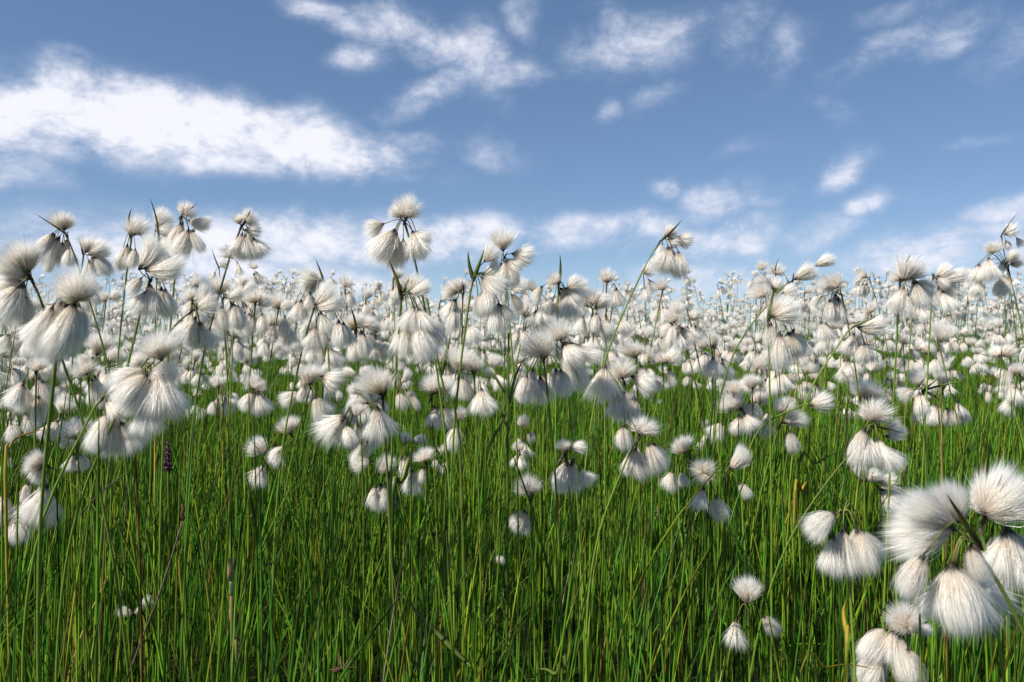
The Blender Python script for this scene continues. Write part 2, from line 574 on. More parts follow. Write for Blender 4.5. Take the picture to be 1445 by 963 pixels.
P('cottongrass with an upright brush between two spread skirts, low against green', (438, 547), (422, 605),
  [('u', 438, 544, 435, 512, 1.15), ('s', 422, 554, 398, 569, 1.15), ('h', 445, 560, 455, 592, 1.15), ('s', 453, 531, 482, 544, 1.2), ('h', 430, 545, 424, 566)])
P('small cottongrass with a split crown and a short double skirt, beside a bare stem', (360, 554), (355, 640),
  [('u', 361, 550, 371, 533, 1.2), ('u', 359, 550, 351, 527, 1.0), ('h', 357, 554, 345, 578, 1.2), ('h', 363, 556, 371, 584, 1.2)])
P('low cottongrass with a side facing brush whose root points to the olive stem', (414, 619), (419, 700),
  [('u', 411, 614, 400, 588, 1.2), ('s', 403, 631, 380, 640, 1.1), ('s', 376, 640, 352, 622, 1.1), ('h', 370, 660, 366, 685), ('s', 398, 632, 384, 656, 1.0)])
P('tallest cottongrass of the meadow, five tufts hanging beneath a round crown', (571, 314), (588, 380),
  [('u', 571, 308, 575, 270, 1.12), ('s', 566, 308, 552, 290, 1.0), ('s', 542, 316, 513, 326, 1.1), ('h', 557, 324, 532, 368, 1.1), ('h', 560, 328, 548, 374), ('h', 569, 337, 571, 368), ('h', 582, 326, 594, 366, 1.1), ('s', 583, 327, 606, 346, 1.0)], (), foot=628)
P('cottongrass on a straight blue green stem with a long tapering bract under the tallest plant', (567, 418), (564, 450),
  [('u', 577, 412, 598, 387, 1.05), ('s', 576, 414, 607, 412, 1.1), ('h', 584, 432, 578, 468, 1.2), ('h', 590, 436, 606, 472, 1.2), ('h', 576, 458, 572, 502, 1.1), ('h', 590, 460, 600, 506, 1.2), ('h', 606, 452, 618, 490, 1.1)], [((551, 368), 0), ((578, 393), 2)], foot=556, d=0.66)
P('small cottongrass with two dark bract tips behind the wide green bracted plant', (653, 416), (652, 470),
  [('s', 646, 414, 624, 405, 1.2), ('u', 650, 413, 645, 391, 1.2), ('h', 640, 422, 632, 450), ('h', 642, 437, 637, 466, 1.1)], [((652, 395), 1), ((655, 402), 1)])
P('cottongrass on a thick upright stem with two green bracts spread like horns', (668, 393), (660, 440),
  [('s', 679, 391, 708, 416, 1.2), ('s', 680, 388, 706, 380, 1.2), ('s', 683, 370, 702, 348, 1.1), ('h', 680, 412, 677, 446, 1.2), ('h', 704, 428, 698, 470, 1.2), ('h', 706, 430, 722, 452, 1.1), ('h', 690, 402, 688, 440, 1.2)], [((661, 356), 2), ((684, 354), 2)], foot=654, d=0.70)
P('cottongrass with a tall beige pompom crown leaning out behind the green horned plant', (711, 366), (718, 440),
  [('u', 710, 355, 706, 321, 1.12), ('s', 722, 358, 755, 366, 1.05), ('h', 719, 374, 729, 403, 1.1), ('h', 714, 368, 714, 406, 1.1), ('s', 704, 356, 686, 358, 1.2), ('s', 716, 366, 738, 380)])
P('shadowed cottongrass with one erect green bract and tufts spread on both sides', (788, 401), (787, 435),
  [('u', 785, 401, 773, 385, 1.2), ('s', 766, 404, 750, 421, 1.15), ('h', 781, 423, 768, 444, 1.2), ('h', 796, 406, 820, 428, 1.2), ('s', 800, 407, 822, 394, 1.0), ('h', 800, 415, 806, 452, 1.1), ('h', 790, 412, 790, 446)], [((789, 360), 2)])
P('cottongrass with the largest beige pompom of the middle and four neat skirts below', (767, 508), (771, 540),
  [('u', 764, 504, 758, 458, 1.05), ('h', 744, 529, 733, 566, 1.05), ('h', 762, 531, 768, 570, 1.1), ('h', 791, 521, 800, 558, 1.1), ('h', 752, 520, 748, 560)], (), foot=790)
P('cottongrass crowded close behind the largest beige pompom, its tufts blown sideways', (794, 484), (802, 560),
  [('u', 791, 481, 787, 446, 1.1), ('s', 797, 486, 818, 518, 1.1), ('s', 815, 488, 840, 512, 1.1), ('h', 801, 500, 815, 548, 1.1), ('s', 808, 490, 836, 498)], [((822, 487), 1)])
P('cottongrass with two crowns at different heights over a single bell, by a bare sedge', (669, 529), (672, 600),
  [('u', 671, 525, 671, 499, 1.2), ('u', 648, 525, 657, 488, 1.25), ('h', 679, 548, 684, 584, 1.3), ('s', 700, 535, 690, 518, 1.1), ('h', 654, 532, 652, 562)], [((664, 514), 1)])
P('cottongrass with a brown pointed root beneath a tall crown, crossed by an olive stem', (609, 558), (613, 660),
  [('u', 612, 556, 606, 524, 1.15), ('s', 614, 556, 642, 542, 1.15), ('h', 614, 573, 611, 602, 1.1), ('h', 625, 573, 634, 598, 1.1)], [((606, 570), 1)])
P('broad cottongrass with a beige crown leaning over one great white skirt', (540, 560), (546, 660),
  [('u', 538, 558, 524, 514, 1.12), ('h', 531, 573, 538, 620, 1.4), ('h', 484, 592, 462, 618, 1.2), ('h', 488, 600, 496, 628, 1.2), ('s', 520, 570, 497, 558, 1.1), ('s', 502, 588, 510, 568, 1.2)], [((548, 546), 1)])
P('small cottongrass with a brush pointing up and a sideways tuft meeting it, over dark grass', (550, 670), (548, 760),
  [('u', 546, 666, 537, 640, 1.0), ('s', 523, 654, 497, 652, 1.0), ('h', 511, 624, 502, 654, 1.1), ('h', 530, 685, 523, 716), ('h', 544, 685, 541, 720, 0.9)], [((548, 660), 0)])
P('small cottongrass with one long skirt, next to the broad upright reed leaf', (602, 653), (600, 740),
  [('u', 600, 652, 593, 630, 1.3), ('h', 583, 662, 578, 696, 1.1), ('h', 598, 660, 592, 684, 1.1)])
P('tiny round cottongrass head with three knobs, beyond the broad upright reed leaf', (628, 645), (627, 730),
  [('u', 628, 643, 622, 628, 1.1), ('h', 629, 651, 626, 668, 1.0), ('s', 614, 647, 613, 662, 1.1)])
P('cottongrass with a plain white cone skirt half hidden by a leaning olive stem', (646, 594), (650, 680),
  [('h', 645, 600, 639, 634, 1.4), ('u', 648, 592, 650, 572, 1.0)])
P('lone cottongrass in the green with a wide brush above a short pale skirt', (750, 704), (752, 780),
  [('u', 748, 700, 741, 668, 1.15), ('h', 741, 720, 727, 748, 1.2), ('h', 744, 722, 736, 750, 1.1)], [((752, 694), 1)])
P('cottongrass whose crown is blown sideways over three hanging tufts, low in the middle', (798, 640), (806, 720),
  [('s', 801, 631, 827, 629, 1.0), ('u', 798, 638, 793, 618, 1.0), ('h', 807, 653, 799, 692, 1.1), ('h', 818, 662, 833, 684, 1.1), ('h', 800, 650, 788, 690)], [((786, 655), 1)])
P('tiny cottongrass of two knobs, low between the bare sedge and the sideways crown', (733, 636), (734, 710),
  [('u', 732, 636, 734, 622, 1.2), ('h', 731, 640, 727, 660), ('h', 734, 641, 740, 662, 1.0)])
P('cottongrass with a beige brush above five closely packed white skirts', (881, 541), (882, 640),
  [('u', 879, 535, 873, 503, 1.12), ('s', 891, 531, 922, 546, 1.25), ('h', 854, 516, 850, 566, 1.2), ('h', 871, 556, 869, 591, 1.0), ('h', 881, 551, 878, 587, 1.1), ('h', 896, 562, 892, 596, 1.2)])
P('cottongrass with a flat topped beige crown over skirts on a curved green stem', (902, 618), (881, 657),
  [('u', 904, 614, 912, 586, 1.35), ('h', 879, 601, 879, 634, 1.2), ('h', 894, 634, 906, 674, 1.25), ('h', 914, 626, 938, 664, 1.2), ('h', 898, 632, 886, 668)], (), foot=868)
P('cottongrass with a lone brush on a dark tilted root and a twin skirt beneath', (973, 642), (976, 700),
  [('u', 966, 640, 954, 617, 1.2), ('h', 950, 664, 943, 692, 1.25), ('h', 962, 664, 963, 686, 1.1)])
P('cottongrass turned to face the viewer like a white star with a dark heart', (992, 671), (987, 690),
  [('f', 993, 668, 995, 655, 1.1), ('h', 992, 689, 986, 718, 1.15), ('h', 1009, 700, 1016, 734, 1.25)], [((998, 655), 2)], foot=955)
P('cottongrass with a dark streaked brush swept over one lone white skirt', (1024, 670), (1023, 740),
  [('s', 1029, 662, 1056, 642, 1.25), ('s', 1033, 654, 1056, 640, 1.1), ('h', 1043, 681, 1056, 702, 1.3)])
P('cottongrass with a gold brown bract lying on a wide brush, nodding on a slanting stem', (1049, 581), (1074, 625),
  [('s', 1045, 578, 1024, 554, 1.45), ('h', 1020, 597, 1004, 618, 1.25), ('h', 1045, 587, 1043, 613, 1.5), ('s', 1040, 580, 1030, 562, 1.2)], [((1033, 556), 0)], foot=1105)
P('cottongrass with a curved orange bract dividing its crown, leaning on a crooked root', (1099, 606), (1092, 626),
  [('u', 1103, 583, 1112, 559, 1.15), ('s', 1105, 597, 1136, 588, 1.1), ('h', 1114, 608, 1122, 638, 1.2)], [((1110, 565), 0)])
P('single white tuft pointing sideways on a thin horizontal stalk', (1141, 572), (1131, 573),
  [('s', 1143, 572, 1176, 567, 0.95)], (), foot=1120)
P('small cottongrass with a soft round crown behind the gold brown bracted plant', (1062, 552), (1062, 620),
  [('u', 1062, 550, 1060, 527, 1.25), ('h', 1066, 566, 1068, 590), ('h', 1058, 566, 1054, 592)])
P('cottongrass with a gleaming fan crown on a long stem slanting across the grass', (1233, 602), (1160, 690),
  [('u', 1231, 595, 1240, 560, 1.3), ('h', 1220, 604, 1210, 648, 1.1), ('s', 1249, 616, 1276, 618, 1.1), ('s', 1247, 606, 1268, 602, 1.0), ('h', 1243, 629, 1264, 664, 1.15), ('h', 1222, 612, 1220, 656, 1.0), ('h', 1238, 618, 1246, 656)], [((1268, 610), 1)], footpx=(1045, 1000))
P('cottongrass with a single low dome on a pinkish stalk above the gleaming fan crown', (1215, 566), (1203, 616),
  [('u', 1220, 562, 1230, 536, 1.5), ('s', 1222, 564, 1248, 556, 1.1)])
P('windblown cottongrass with a purple bract just under the gleaming fan crown', (1214, 683), (1207, 740),
  [('s', 1220, 679, 1240, 664, 1.2), ('s', 1239, 679, 1267, 681, 1.0), ('h', 1241, 693, 1264, 714, 1.1), ('s', 1222, 680, 1212, 656, 1.0)], [((1220, 664), 1)])
P('cottongrass with long arching yellow bracts reaching out over the grass', (1303, 552), (1306, 640),
  [('s', 1297, 546, 1288, 524, 1.4), ('s', 1291, 550, 1265, 561, 1.1), ('h', 1297, 554, 1300, 585, 1.35)], [((1355, 535), 2), ((1339, 571), 2), ((1320, 533), 2)])
P('tall cottongrass with a wind combed crown on a straight stem against pale cloud', (1270, 400), (1266, 470),
  [('u', 1274, 396, 1298, 362, 1.1), ('s', 1272, 396, 1254, 388, 0.9), ('s', 1274, 396, 1284, 364, 1.0), ('h', 1282, 414, 1277, 443, 1.1), ('h', 1293, 397, 1303, 435, 1.1), ('h', 1297, 402, 1317, 416, 1.1), ('h', 1276, 405, 1262, 440)], [((1276, 360), 1)], foot=1263)
P('cottongrass with a beaked dark root and tufts blown into a wedge', (1316, 394), (1312, 470),
  [('s', 1322, 391, 1345, 380, 1.15), ('s', 1324, 394, 1361, 396, 1.0), ('h', 1328, 404, 1350, 416, 1.2), ('s', 1320, 393, 1338, 402, 1.2), ('h', 1330, 410, 1340, 440)])
P('cottongrass with a beige knob standing clear of drooping tufts near the frame edge', (1423, 380), (1440, 455),
  [('u', 1401, 358, 1397, 337, 1.15), ('h', 1382, 373, 1376, 400, 1.2), ('h', 1395, 364, 1395, 398, 1.2), ('h', 1379, 396, 1376, 418, 1.2), ('s', 1426, 373, 1444, 368, 1.2), ('h', 1415, 387, 1415, 418, 1.3), ('h', 1418, 366, 1411, 382, 1.3), ('s', 1420, 372, 1432, 354)], (), foot=1460)
P('cottongrass topping the frame edge group with a yellow bract like a flame', (1413, 333), (1424, 400),
  [('s', 1417, 331, 1437, 324, 1.1), ('h', 1419, 339, 1424, 352, 1.3), ('h', 1434, 335, 1443, 348, 1.2)], [((1429, 302), 0)])
P('lone tall cottongrass nodding at the end of a long bare arched stem, against blue sky', (933, 339), (904, 389),
  [('u', 938, 334, 956, 322, 1.1), ('s', 954, 335, 978, 344, 1.1), ('h', 943, 349, 926, 386, 1.1), ('h', 944, 350, 942, 386), ('h', 957, 355, 962, 392, 1.15), ('h', 935, 343, 930, 362, 0.9), ('s', 942, 338, 960, 346)], [((959, 313), 1)], foot=848, d=0.86)
P('cottongrass with a bright brush and a darker brush beside it against the sky', (836, 436), (838, 510),
  [('u', 812, 412, 828, 391, 1.0), ('u', 836, 431, 846, 406, 1.0), ('h', 816, 424, 816, 448, 1.1), ('s', 830, 434, 818, 420)], [((848, 440), 1)])
P('cottongrass with a spiky pale crown below the twin brushes', (842, 470), (844, 540),
  [('u', 843, 466, 848, 442, 1.45), ('h', 850, 472, 856, 493, 1.1), ('h', 838, 473, 836, 496, 1.2)])
P('cottongrass with a cream crown on a dark wiry stem curving away, beneath the lone arch', (958, 462), (970, 497),
  [('u', 952, 456, 945, 437, 1.4), ('h', 954, 464, 945, 490, 1.2), ('s', 950, 458, 930, 468), ('h', 958, 468, 960, 494)], (), foot=986)
P('cottongrass with a soft hazy dome pierced by a brown spike, beside the five skirts', (898, 508), (900, 570),
  [('u', 895, 506, 893, 479, 1.4), ('h', 904, 516, 910, 540), ('h', 888, 514, 882, 540)], [((893, 489), 1)])
P('cottongrass with a thin brown spike in a low flat crown, beyond the hazy dome', (935, 514), (938, 580),
  [('u', 934, 512, 933, 494, 1.3), ('s', 938, 512, 962, 500, 1.2), ('h', 944, 520, 950, 544)], [((929, 499), 1)])
P('shaggy double cottongrass head with a curved yellow bract, tallest of its clump', (1084, 452), (1086, 540),
  [('u', 1086, 448, 1108, 420, 1.2), ('s', 1088, 447, 1126, 437, 1.2), ('h', 1088, 456, 1087, 490, 1.2), ('h', 1112, 469, 1108, 498, 1.2), ('h', 1113, 470, 1136, 504, 1.2), ('u', 1079, 419, 1064, 400, 1.3), ('s', 1105, 414, 1124, 408, 1.1), ('h', 1100, 470, 1102, 520, 1.2)], [((1087, 407), 2)])
P('wiry cottongrass holding two white tufts far apart, blown upward to one side', (1119, 396), (1097, 414),
  [('s', 1121, 395, 1147, 378, 1.15), ('s', 1150, 376, 1174, 362, 1.0)], (), foot=1075)
P('little cottongrass with a cream knob above three white buds, at the skyline', (1078, 389), (1082, 440),
  [('u', 1076, 381, 1070, 366, 1.1), ('h', 1062, 394, 1058, 408, 1.1), ('h', 1070, 388, 1071, 404, 1.2), ('h', 1080, 390, 1083, 406)])
P('little cottongrass with a purple bract standing before a round white crown', (1095, 391), (1095, 450),
  [('u', 1095, 388, 1101, 369, 1.4), ('h', 1112, 396, 1114, 414), ('h', 1090, 396, 1086, 414)], [((1096, 365), 1)])
P('cottongrass under a curled cream crown, its stem arching like a shepherd crook', (1188, 417), (1197, 460),
  [('u', 1183, 406, 1166, 386, 1.25), ('s', 1160, 419, 1143, 426, 1.2), ('h', 1171, 423, 1167, 452, 1.2), ('h', 1183, 421, 1179, 456, 1.2), ('h', 1158, 454, 1169, 480, 1.2), ('s', 1176, 406, 1152, 398, 1.2)], (), foot=1226)
P('cottongrass on a hooked dark stem with its tufts trailing sideways', (1204, 462), (1190, 477),
  [('s', 1210, 462, 1242, 472, 1.2), ('s', 1214, 462, 1246, 460, 1.0), ('h', 1219, 485, 1223, 512, 1.3), ('h', 1206, 470, 1196, 500)], [((1231, 448), 2)], foot=1176)
P('small cottongrass with a fluffy cream top behind the hooked dark stem', (1230, 446), (1240, 520),
  [('u', 1229, 442, 1222, 425, 1.3), ('h', 1236, 452, 1244, 472), ('s', 1226, 444, 1210, 450)])
P('small cottongrass with a tilted cream brush and a white ball of tufts, against sky', (1227, 394), (1239, 433),
  [('u', 1223, 392, 1211, 382, 1.2), ('h', 1223, 400, 1221, 419, 1.3), ('h', 1212, 402, 1208, 417, 1.2), ('h', 1218, 399, 1214, 418, 1.1)], (), foot=1252)
P('low cottongrass with gold bracts over a cascade of five skirts, near the frame edge', (69, 659), (91, 673),
  [('u', 62, 658, 38, 644, 1.3), ('h', 40, 681, 34, 710, 1.15), ('h', 9, 701, 3, 736, 1.1), ('h', 66, 685, 56, 738, 1.1), ('h', 21, 728, 32, 764, 1.2), ('h', 44, 706, 44, 734, 1.3), ('s', 58, 660, 46, 680, 1.2)], [((27, 623), 0), ((32, 642), 0)], foot=120)
P('cottongrass with two drooping pairs of tufts beneath a small beige crown', (51, 527), (50, 620),
  [('u', 54, 523, 57, 501, 1.2), ('h', 33, 542, 20, 574, 1.2), ('h', 55, 558, 50, 596, 1.15), ('h', 59, 537, 67, 568, 1.1), ('h', 34, 546, 36, 580, 1.1)], [((57, 514), 1)])
P('cottongrass with two beige domes one above the other, behind the leaning olive stem', (125, 533), (128, 620),
  [('u', 123, 529, 110, 505, 1.3), ('u', 137, 502, 141, 465, 1.15), ('h', 129, 535, 137, 562, 1.2), ('s', 132, 505, 112, 510, 1.2)])
P('big cottongrass with long silky skirts and a beige topknot over a curved dark stem', (202, 523), (165, 585),
  [('u', 228, 509, 217, 464, 1.15), ('s', 206, 523, 164, 556, 1.25), ('s', 214, 521, 248, 540, 1.2), ('h', 207, 563, 212, 612, 1.15), ('h', 226, 524, 238, 586, 1.3), ('h', 208, 528, 178, 574, 1.2), ('h', 218, 530, 214, 586, 1.2)], [((221, 510), 1)], foot=118, d=0.58)
P('cottongrass with two wide white bells hung low on a bent stem', (145, 562), (125, 592),
  [('h', 153, 583, 140, 632, 1.15), ('h', 170, 596, 194, 634, 1.2), ('h', 156, 585, 158, 640, 1.1), ('s', 150, 566, 172, 590, 1.1)], [((150, 556), 1)], foot=95)
P('small puffy cottongrass head low in the grass near the two white bells', (109, 623), (113, 690),
  [('u', 108, 621, 102, 588, 1.3), ('h', 104, 640, 98, 664), ('h', 114, 640, 116, 664)])
P('nearest and largest cottongrass, a brown sheath crossing its great white fan', (1373, 768), (1428, 859),
  [('s', 1346, 748, 1268, 732, 1.3), ('s', 1344, 744, 1288, 694, 1.0), ('s', 1352, 738, 1338, 678, .85), ('h', 1303, 784, 1282, 842, 1.1), ('h', 1342, 798, 1350, 880, 1.05), ('h', 1366, 772, 1384, 818, 1.1), ('h', 1346, 800, 1390, 878, 1.0), ('h', 1338, 800, 1322, 868, .9)], [((1296, 683), 3)], foot=1475)
P('huge cottongrass cut by the frame edge, its fan crown above hooped yellow stalks', (1383, 745), (1394, 800),
  [('u', 1388, 724, 1412, 658, 0.74), ('s', 1387, 727, 1446, 690, 1.2), ('h', 1421, 745, 1424, 830, 1.2), ('h', 1415, 757, 1402, 812, 1.0), ('h', 1428, 750, 1452, 812, 1.2)], [((1392, 662), 1)], foot=1412)
P('cottongrass in the lower corner with a fuzzy round pompom over a bunch of tufts', (1270, 888), (1278, 980),
  [('u', 1278, 888, 1274, 846, 1.1), ('s', 1284, 886, 1312, 896, 0.9), ('h', 1251, 888, 1216, 926, 1.1), ('h', 1262, 890, 1256, 936, 1.1), ('h', 1281, 914, 1285, 964, 1.2), ('h', 1240, 930, 1224, 968, 1.2), ('h', 1266, 896, 1272, 950)])
P('cottongrass with a wispy dead tip over three tufts parted on yellow stalks', (1190, 723), (1199, 830),
  [('s', 1179, 726, 1134, 743, 1.05), ('h', 1177, 757, 1166, 806, 0.9), ('h', 1190, 746, 1187, 808, 0.9), ('h', 1209, 748, 1222, 804, 1.0), ('h', 1210, 750, 1246, 790, 0.9)], [((1158, 720), 1)])
P('small low cottongrass with a round brush above two parted skirts in dark grass', (1056, 858), (1058, 930),
  [('u', 1055, 853, 1055, 812, 0.95), ('h', 1039, 874, 1034, 912, 1.1), ('h', 1077, 869, 1098, 898, 1.0)])
P('small fallen wisp of cottongrass caught among the lower grass stems', (190, 870), (186, 925),
  [('s', 188, 868, 216, 848, 0.6), ('s', 188, 868, 168, 858, 0.7)], (), d=0.95)
P('tiny tattered cottongrass head on a brown stem deep in the grass', (702, 797), (699, 840),
  [('u', 701, 796, 707, 784, 1.1), ('s', 701, 797, 710, 794, 1.0)], (), d=1.0)
P('small skyline cottongrass of one beige brush over pale knobs, beside the flame gap', (487, 410), (492, 470),
  [('u', 486, 405, 495, 386, 1.0), ('h', 492, 412, 495, 434, 1.1), ('h', 482, 412, 478, 434, 1.1)])
P('small skyline cottongrass with two stacked white knobs, over the far white band', (359, 388), (362, 440),
  [('u', 358, 380, 359, 368, 1.2), ('h', 362, 384, 367, 402, 1.3), ('h', 358, 386, 357, 404)])

PLANT_GROUP = 'cottongrass plants across the meadow'
HAND = []
CLEAR = []      # low heads that stand in a gap of the grass: (px from, px to, lowest py, depth)
for label, node, s, tufts, bracts, kw in H:
    lens = [math.hypot(t[3] - t[1], t[4] - t[2]) for t in tufts if t[0] != 'f']
    mean = sorted(lens)[len(lens) * 2 // 3] if lens else 30
    d = kw.get('d') or min(max(30.0 / mean, 0.34), 2.3)
    Nd = at(*node, d)
    S = at(*s, d + rng.uniform(-.004, .01))
    fall = max(Nd.z - S.z, 0.004)
    g0 = float(ground_z(Nd.x, Nd.y))
    if 'footpx' in kw:
        F = at(*kw['footpx'], d * 0.97)
        F.z = min(F.z, g0)
    else:
        if 'foot' in kw:
            fx = (kw['foot'] - 722.5) / FPX * d
        else:
            fx = S.x + max(-.5, min(.5, (S.x - Nd.x) / fall)) * 0.32 * (S.z - g0) + rng.uniform(-.012, .012)
        F = Vector((fx, S.y + rng.uniform(-.01, .03), 0))
    F.z = float(ground_z(F.x, F.y)) - 0.005
    o = thing('cottongrass', F, label, 'cottongrass', PLANT_GROUP)
    lod = 0 if d < 0.62 else (1 if d < 1.15 else 2)
    C = S + (S - Nd) / max((S - Nd).length, 1e-4) * (S - F).length * 0.36
    C.z = max(C.z, F.z + 0.25 * (S.z - F.z))
    bez = [S * (1 - q) ** 2 + C * (2 * q * (1 - q)) + F * q * q for q in (0, .25, .5, .75, 1)]
    put_stem(o, F, ([Nd] + bez)[::-1], n=22)
    for t in tufts:
        kind, bx, by, tx, ty = t[:5]
        w = t[5] if len(t) > 5 else 1.0
        dz = rng.uniform(-.008, .008) if math.hypot(bx - node[0], by - node[1]) * d / FPX > 0.004 else rng.uniform(-.002, .002)
        B = at(bx, by, d + dz)
        if kind == 'f':
            T = at(tx, ty, d + dz - 0.020)
            kind = 'u'
        else:
            T = at(tx, ty, d + dz)
            T.y += rng.uniform(-.30, .30) * (T - B).length
        put_tuft(o, F, kind, B, T - B, (T - B).length * 1.02, w * {'u': 1.08, 'h': 0.85, 's': 0.90}[kind], lod, Nd)
    if d < 1.3 and len(tufts) > 3:       # more tufts on the far side of the head
        for _ in range(2):
            t = rng.choice([t for t in tufts if t[0] == 'h'] or list(tufts))
            B = at(t[1] + rng.uniform(-9, 9), t[2] + rng.uniform(-6, 5), d + rng.uniform(.010, .018))
            T = at(t[3] + rng.uniform(-9, 9), t[4] + rng.uniform(-6, 2), d + rng.uniform(.014, .026))
            put_tuft(o, F, 'h', B, T - B, (T - B).length, rng.uniform(.8, 1.05), lod, Nd)
    for tip, bk in bracts:
        T = at(*tip, d)
        T.y -= rng.uniform(.15, .5) * (T - Nd).length
        if bk == 3:
            T.y -= 0.014
        put_bract(o, F, Nd - Vector((0, .006 if bk == 3 else .001, 0)), T, M[['bract', 'bract_dark', 'bract_green', 'bract'][bk]], (0.0042, 0.0030, 0.0044, 0.0034)[bk])
    if not bracts and len(tufts) > 1:
        up = Vector((rng.uniform(-.6, .6), rng.uniform(-.5, .5), 1)).normalized()
        put_bract(o, F, Nd, Nd + up * rng.uniform(.007, .013), M['bract_dark'], 0.0026)
    HAND.append((node, d, label))
    if node[1] > 600:
        qx = [q for t in tufts for q in (t[1], t[3])]
        CLEAR.append((min(qx) - 8, max(qx) + 8, max(max(t[2], t[4]) for t in tufts) + 6, d))


# ------------------------------------------------------------------ the rest of the flowering stand
def rand_plant(g, x, y, small=False):
    """Stem points and tufts of one more cottongrass rooted at (x, y)."""
    g0 = float(ground_z(x, y))
    h = min(max(g.gauss(0.455 if y < 2.4 else (0.475 if y < 3.1 else 0.44), 0.074 if y < 3.1 else 0.088) + 0.06 * math.sin(x * 2.3 + 1.7) * math.sin(y * 1.1 + x * .7), 0.27), 0.67)
    lean = Vector((g.gauss(0.012, 0.045), g.gauss(0, 0.035), 0))
    if y > 2.6 and g.random() < 0.10:
        h = g.uniform(0.56, 0.66)
    F = Vector((x, y, g0 - 0.004))
    Nd = F + lean + Vector((0, 0, h))
    mid = F + lean * 0.32 + Vector((g.gauss(0, .006), 0, h * 0.52))
    tufts = []
    up = Vector((g.gauss(0.22, 0.5), g.gauss(0, 0.4), 0.85)).normalized()
    tufts.append(('u' if g.random() < .6 else 's', Nd + up * 0.003, up, g.uniform(.022, .030), g.uniform(.9, 1.2)))
    if g.random() < 0.5:
        d2 = Vector((g.gauss(0.5, 0.6), g.gauss(0, 0.6), 0.35)).normalized()
        tufts.append(('s', Nd + d2 * g.uniform(.004, .012), d2, g.uniform(.02, .027), g.uniform(.85, 1.1)))
    a0 = g.uniform(0, 6.28)
    nh = g.choice([1, 2, 3, 3, 4, 4, 5, 6])
    for k in range(nh):
        a = a0 + k * 6.28 / nh + g.gauss(0, .4)
        out = Vector((math.cos(a), math.sin(a), 0))
        r = g.uniform(.005, .018)
        b = Nd + out * r + Vector((0.003, 0, -g.uniform(.004, .026)))
        dr = (out * g.uniform(.1, .55) + Vector((g.gauss(0.22, .22), g.gauss(0, .15), -1))).normalized()
        tufts.append(('h', b, dr, g.uniform(.021, .032), g.uniform(.8, 1.15)))
    return F, mid, Nd, tufts


g2 = random.Random(29)
cells, spots = set(), []
tries = 0
while tries < 150000:
    tries += 1
    y = g2.uniform(1.12, 5.5)
    x = g2.uniform(-1, 1) * (0.70 * y + 0.35)
    dens = 112 if y < 1.9 else (116 if y < 3.0 else 116)
    cell = 1.0 / math.sqrt(dens)
    key = (int(x / cell + 1000), int(y / cell), dens)
    if key in cells or g2.random() < (0.30 if y < 2 else 0.10):
        continue
    # the stand is patchy: thinner here and there
    if math.sin(x * 1.9 + 1.0) * math.sin(y * 1.3 + .4) > 0.72 and g2.random() < .6:
        continue
    cells.add(key)
    spots.append((x, y))
spots.sort(key=lambda s: s[1])

LANDMARKS = [
    (45, 'the long dark bracted plant'), (105, 'the big beige dome plant'), (212, 'the shaggy windswept plant'), (340, 'the lone slanting stemmed plant'),
    (443, 'the olive stemmed plant'), (575, 'the tallest plant'), (668, 'the green horned plant'), (788, 'the shadowed green bracted plant'),
    (881, 'the five skirted plant'), (950, 'the lone arched plant'), (1084, 'the shaggy double headed plant'), (1180, 'the shepherd crook plant'),
    (1270, 'the wind combed plant'), (1335, 'the wedge blown plant'), (1410, 'the beige knobbed plant'),
]
ORD = 'first second third fourth fifth sixth seventh eighth ninth tenth eleventh twelfth thirteenth fourteenth fifteenth sixteenth seventeenth eighteenth nineteenth twentieth'.split()
N_SINGLE = 300 - len(H)
singles, rest = [], []
for (x, y) in spots:
    pl = rand_plant(g2, x, y)
    px, py, d = pix(pl[2])
    if (d < 1.9 and py > 640) or py < 386:
        continue
    if py > 545 and (px > 1050 or 250 < px < 460) and g2.random() < 0.6:
        continue
    if len(singles) < N_SINGLE and -6 < px < 1451:
        singles.append((px, py, pl))
    else:
        rest.append(pl)

sect = {}
for i, (px, py, pl) in enumerate(singles):
    k = min(range(len(LANDMARKS)), key=lambda j: abs(LANDMARKS[j][0] - px))
    band = 0 if py < 425 else (1 if py < 492 else 2)
    sect.setdefault((k, band), []).append((px, i))
lab = {}
for (k, band), v in sect.items():
    v.sort()
    where = ['against the sky', 'in the white band', 'over the green grass'][band]
    for n, (px, i) in enumerate(v):
        if len(v) == 1:
            lab[i] = f'only small cottongrass {where} behind {LANDMARKS[k][1]}'
        else:
            lab[i] = f'small cottongrass {where}, {ORD[n]} from left behind {LANDMARKS[k][1]}'

for i, (px, py, (F, mid, Nd, tufts)) in enumerate(singles):
    o = thing('cottongrass', F, lab[i], 'cottongrass', PLANT_GROUP)
    put_stem(o, F, [F, mid, Nd], n=9, sides=5)
    near = pix(Nd)[2] < 1.75
    for kind, b, dr, ln, w in tufts:
        put_tuft(o, F, kind, b, dr, ln, w, 1 if pix(Nd)[2] < 1.6 else 2, Nd if near else None)
    up = (Nd - mid).normalized() + Vector((g2.gauss(.1, .35), g2.gauss(0, .3), 0))
    put_bract(o, F, Nd, Nd + up.normalized() * g2.uniform(.012, .030), M[g2.choice(['bract', 'bract_dark', 'bract_dark'])], 0.0024)

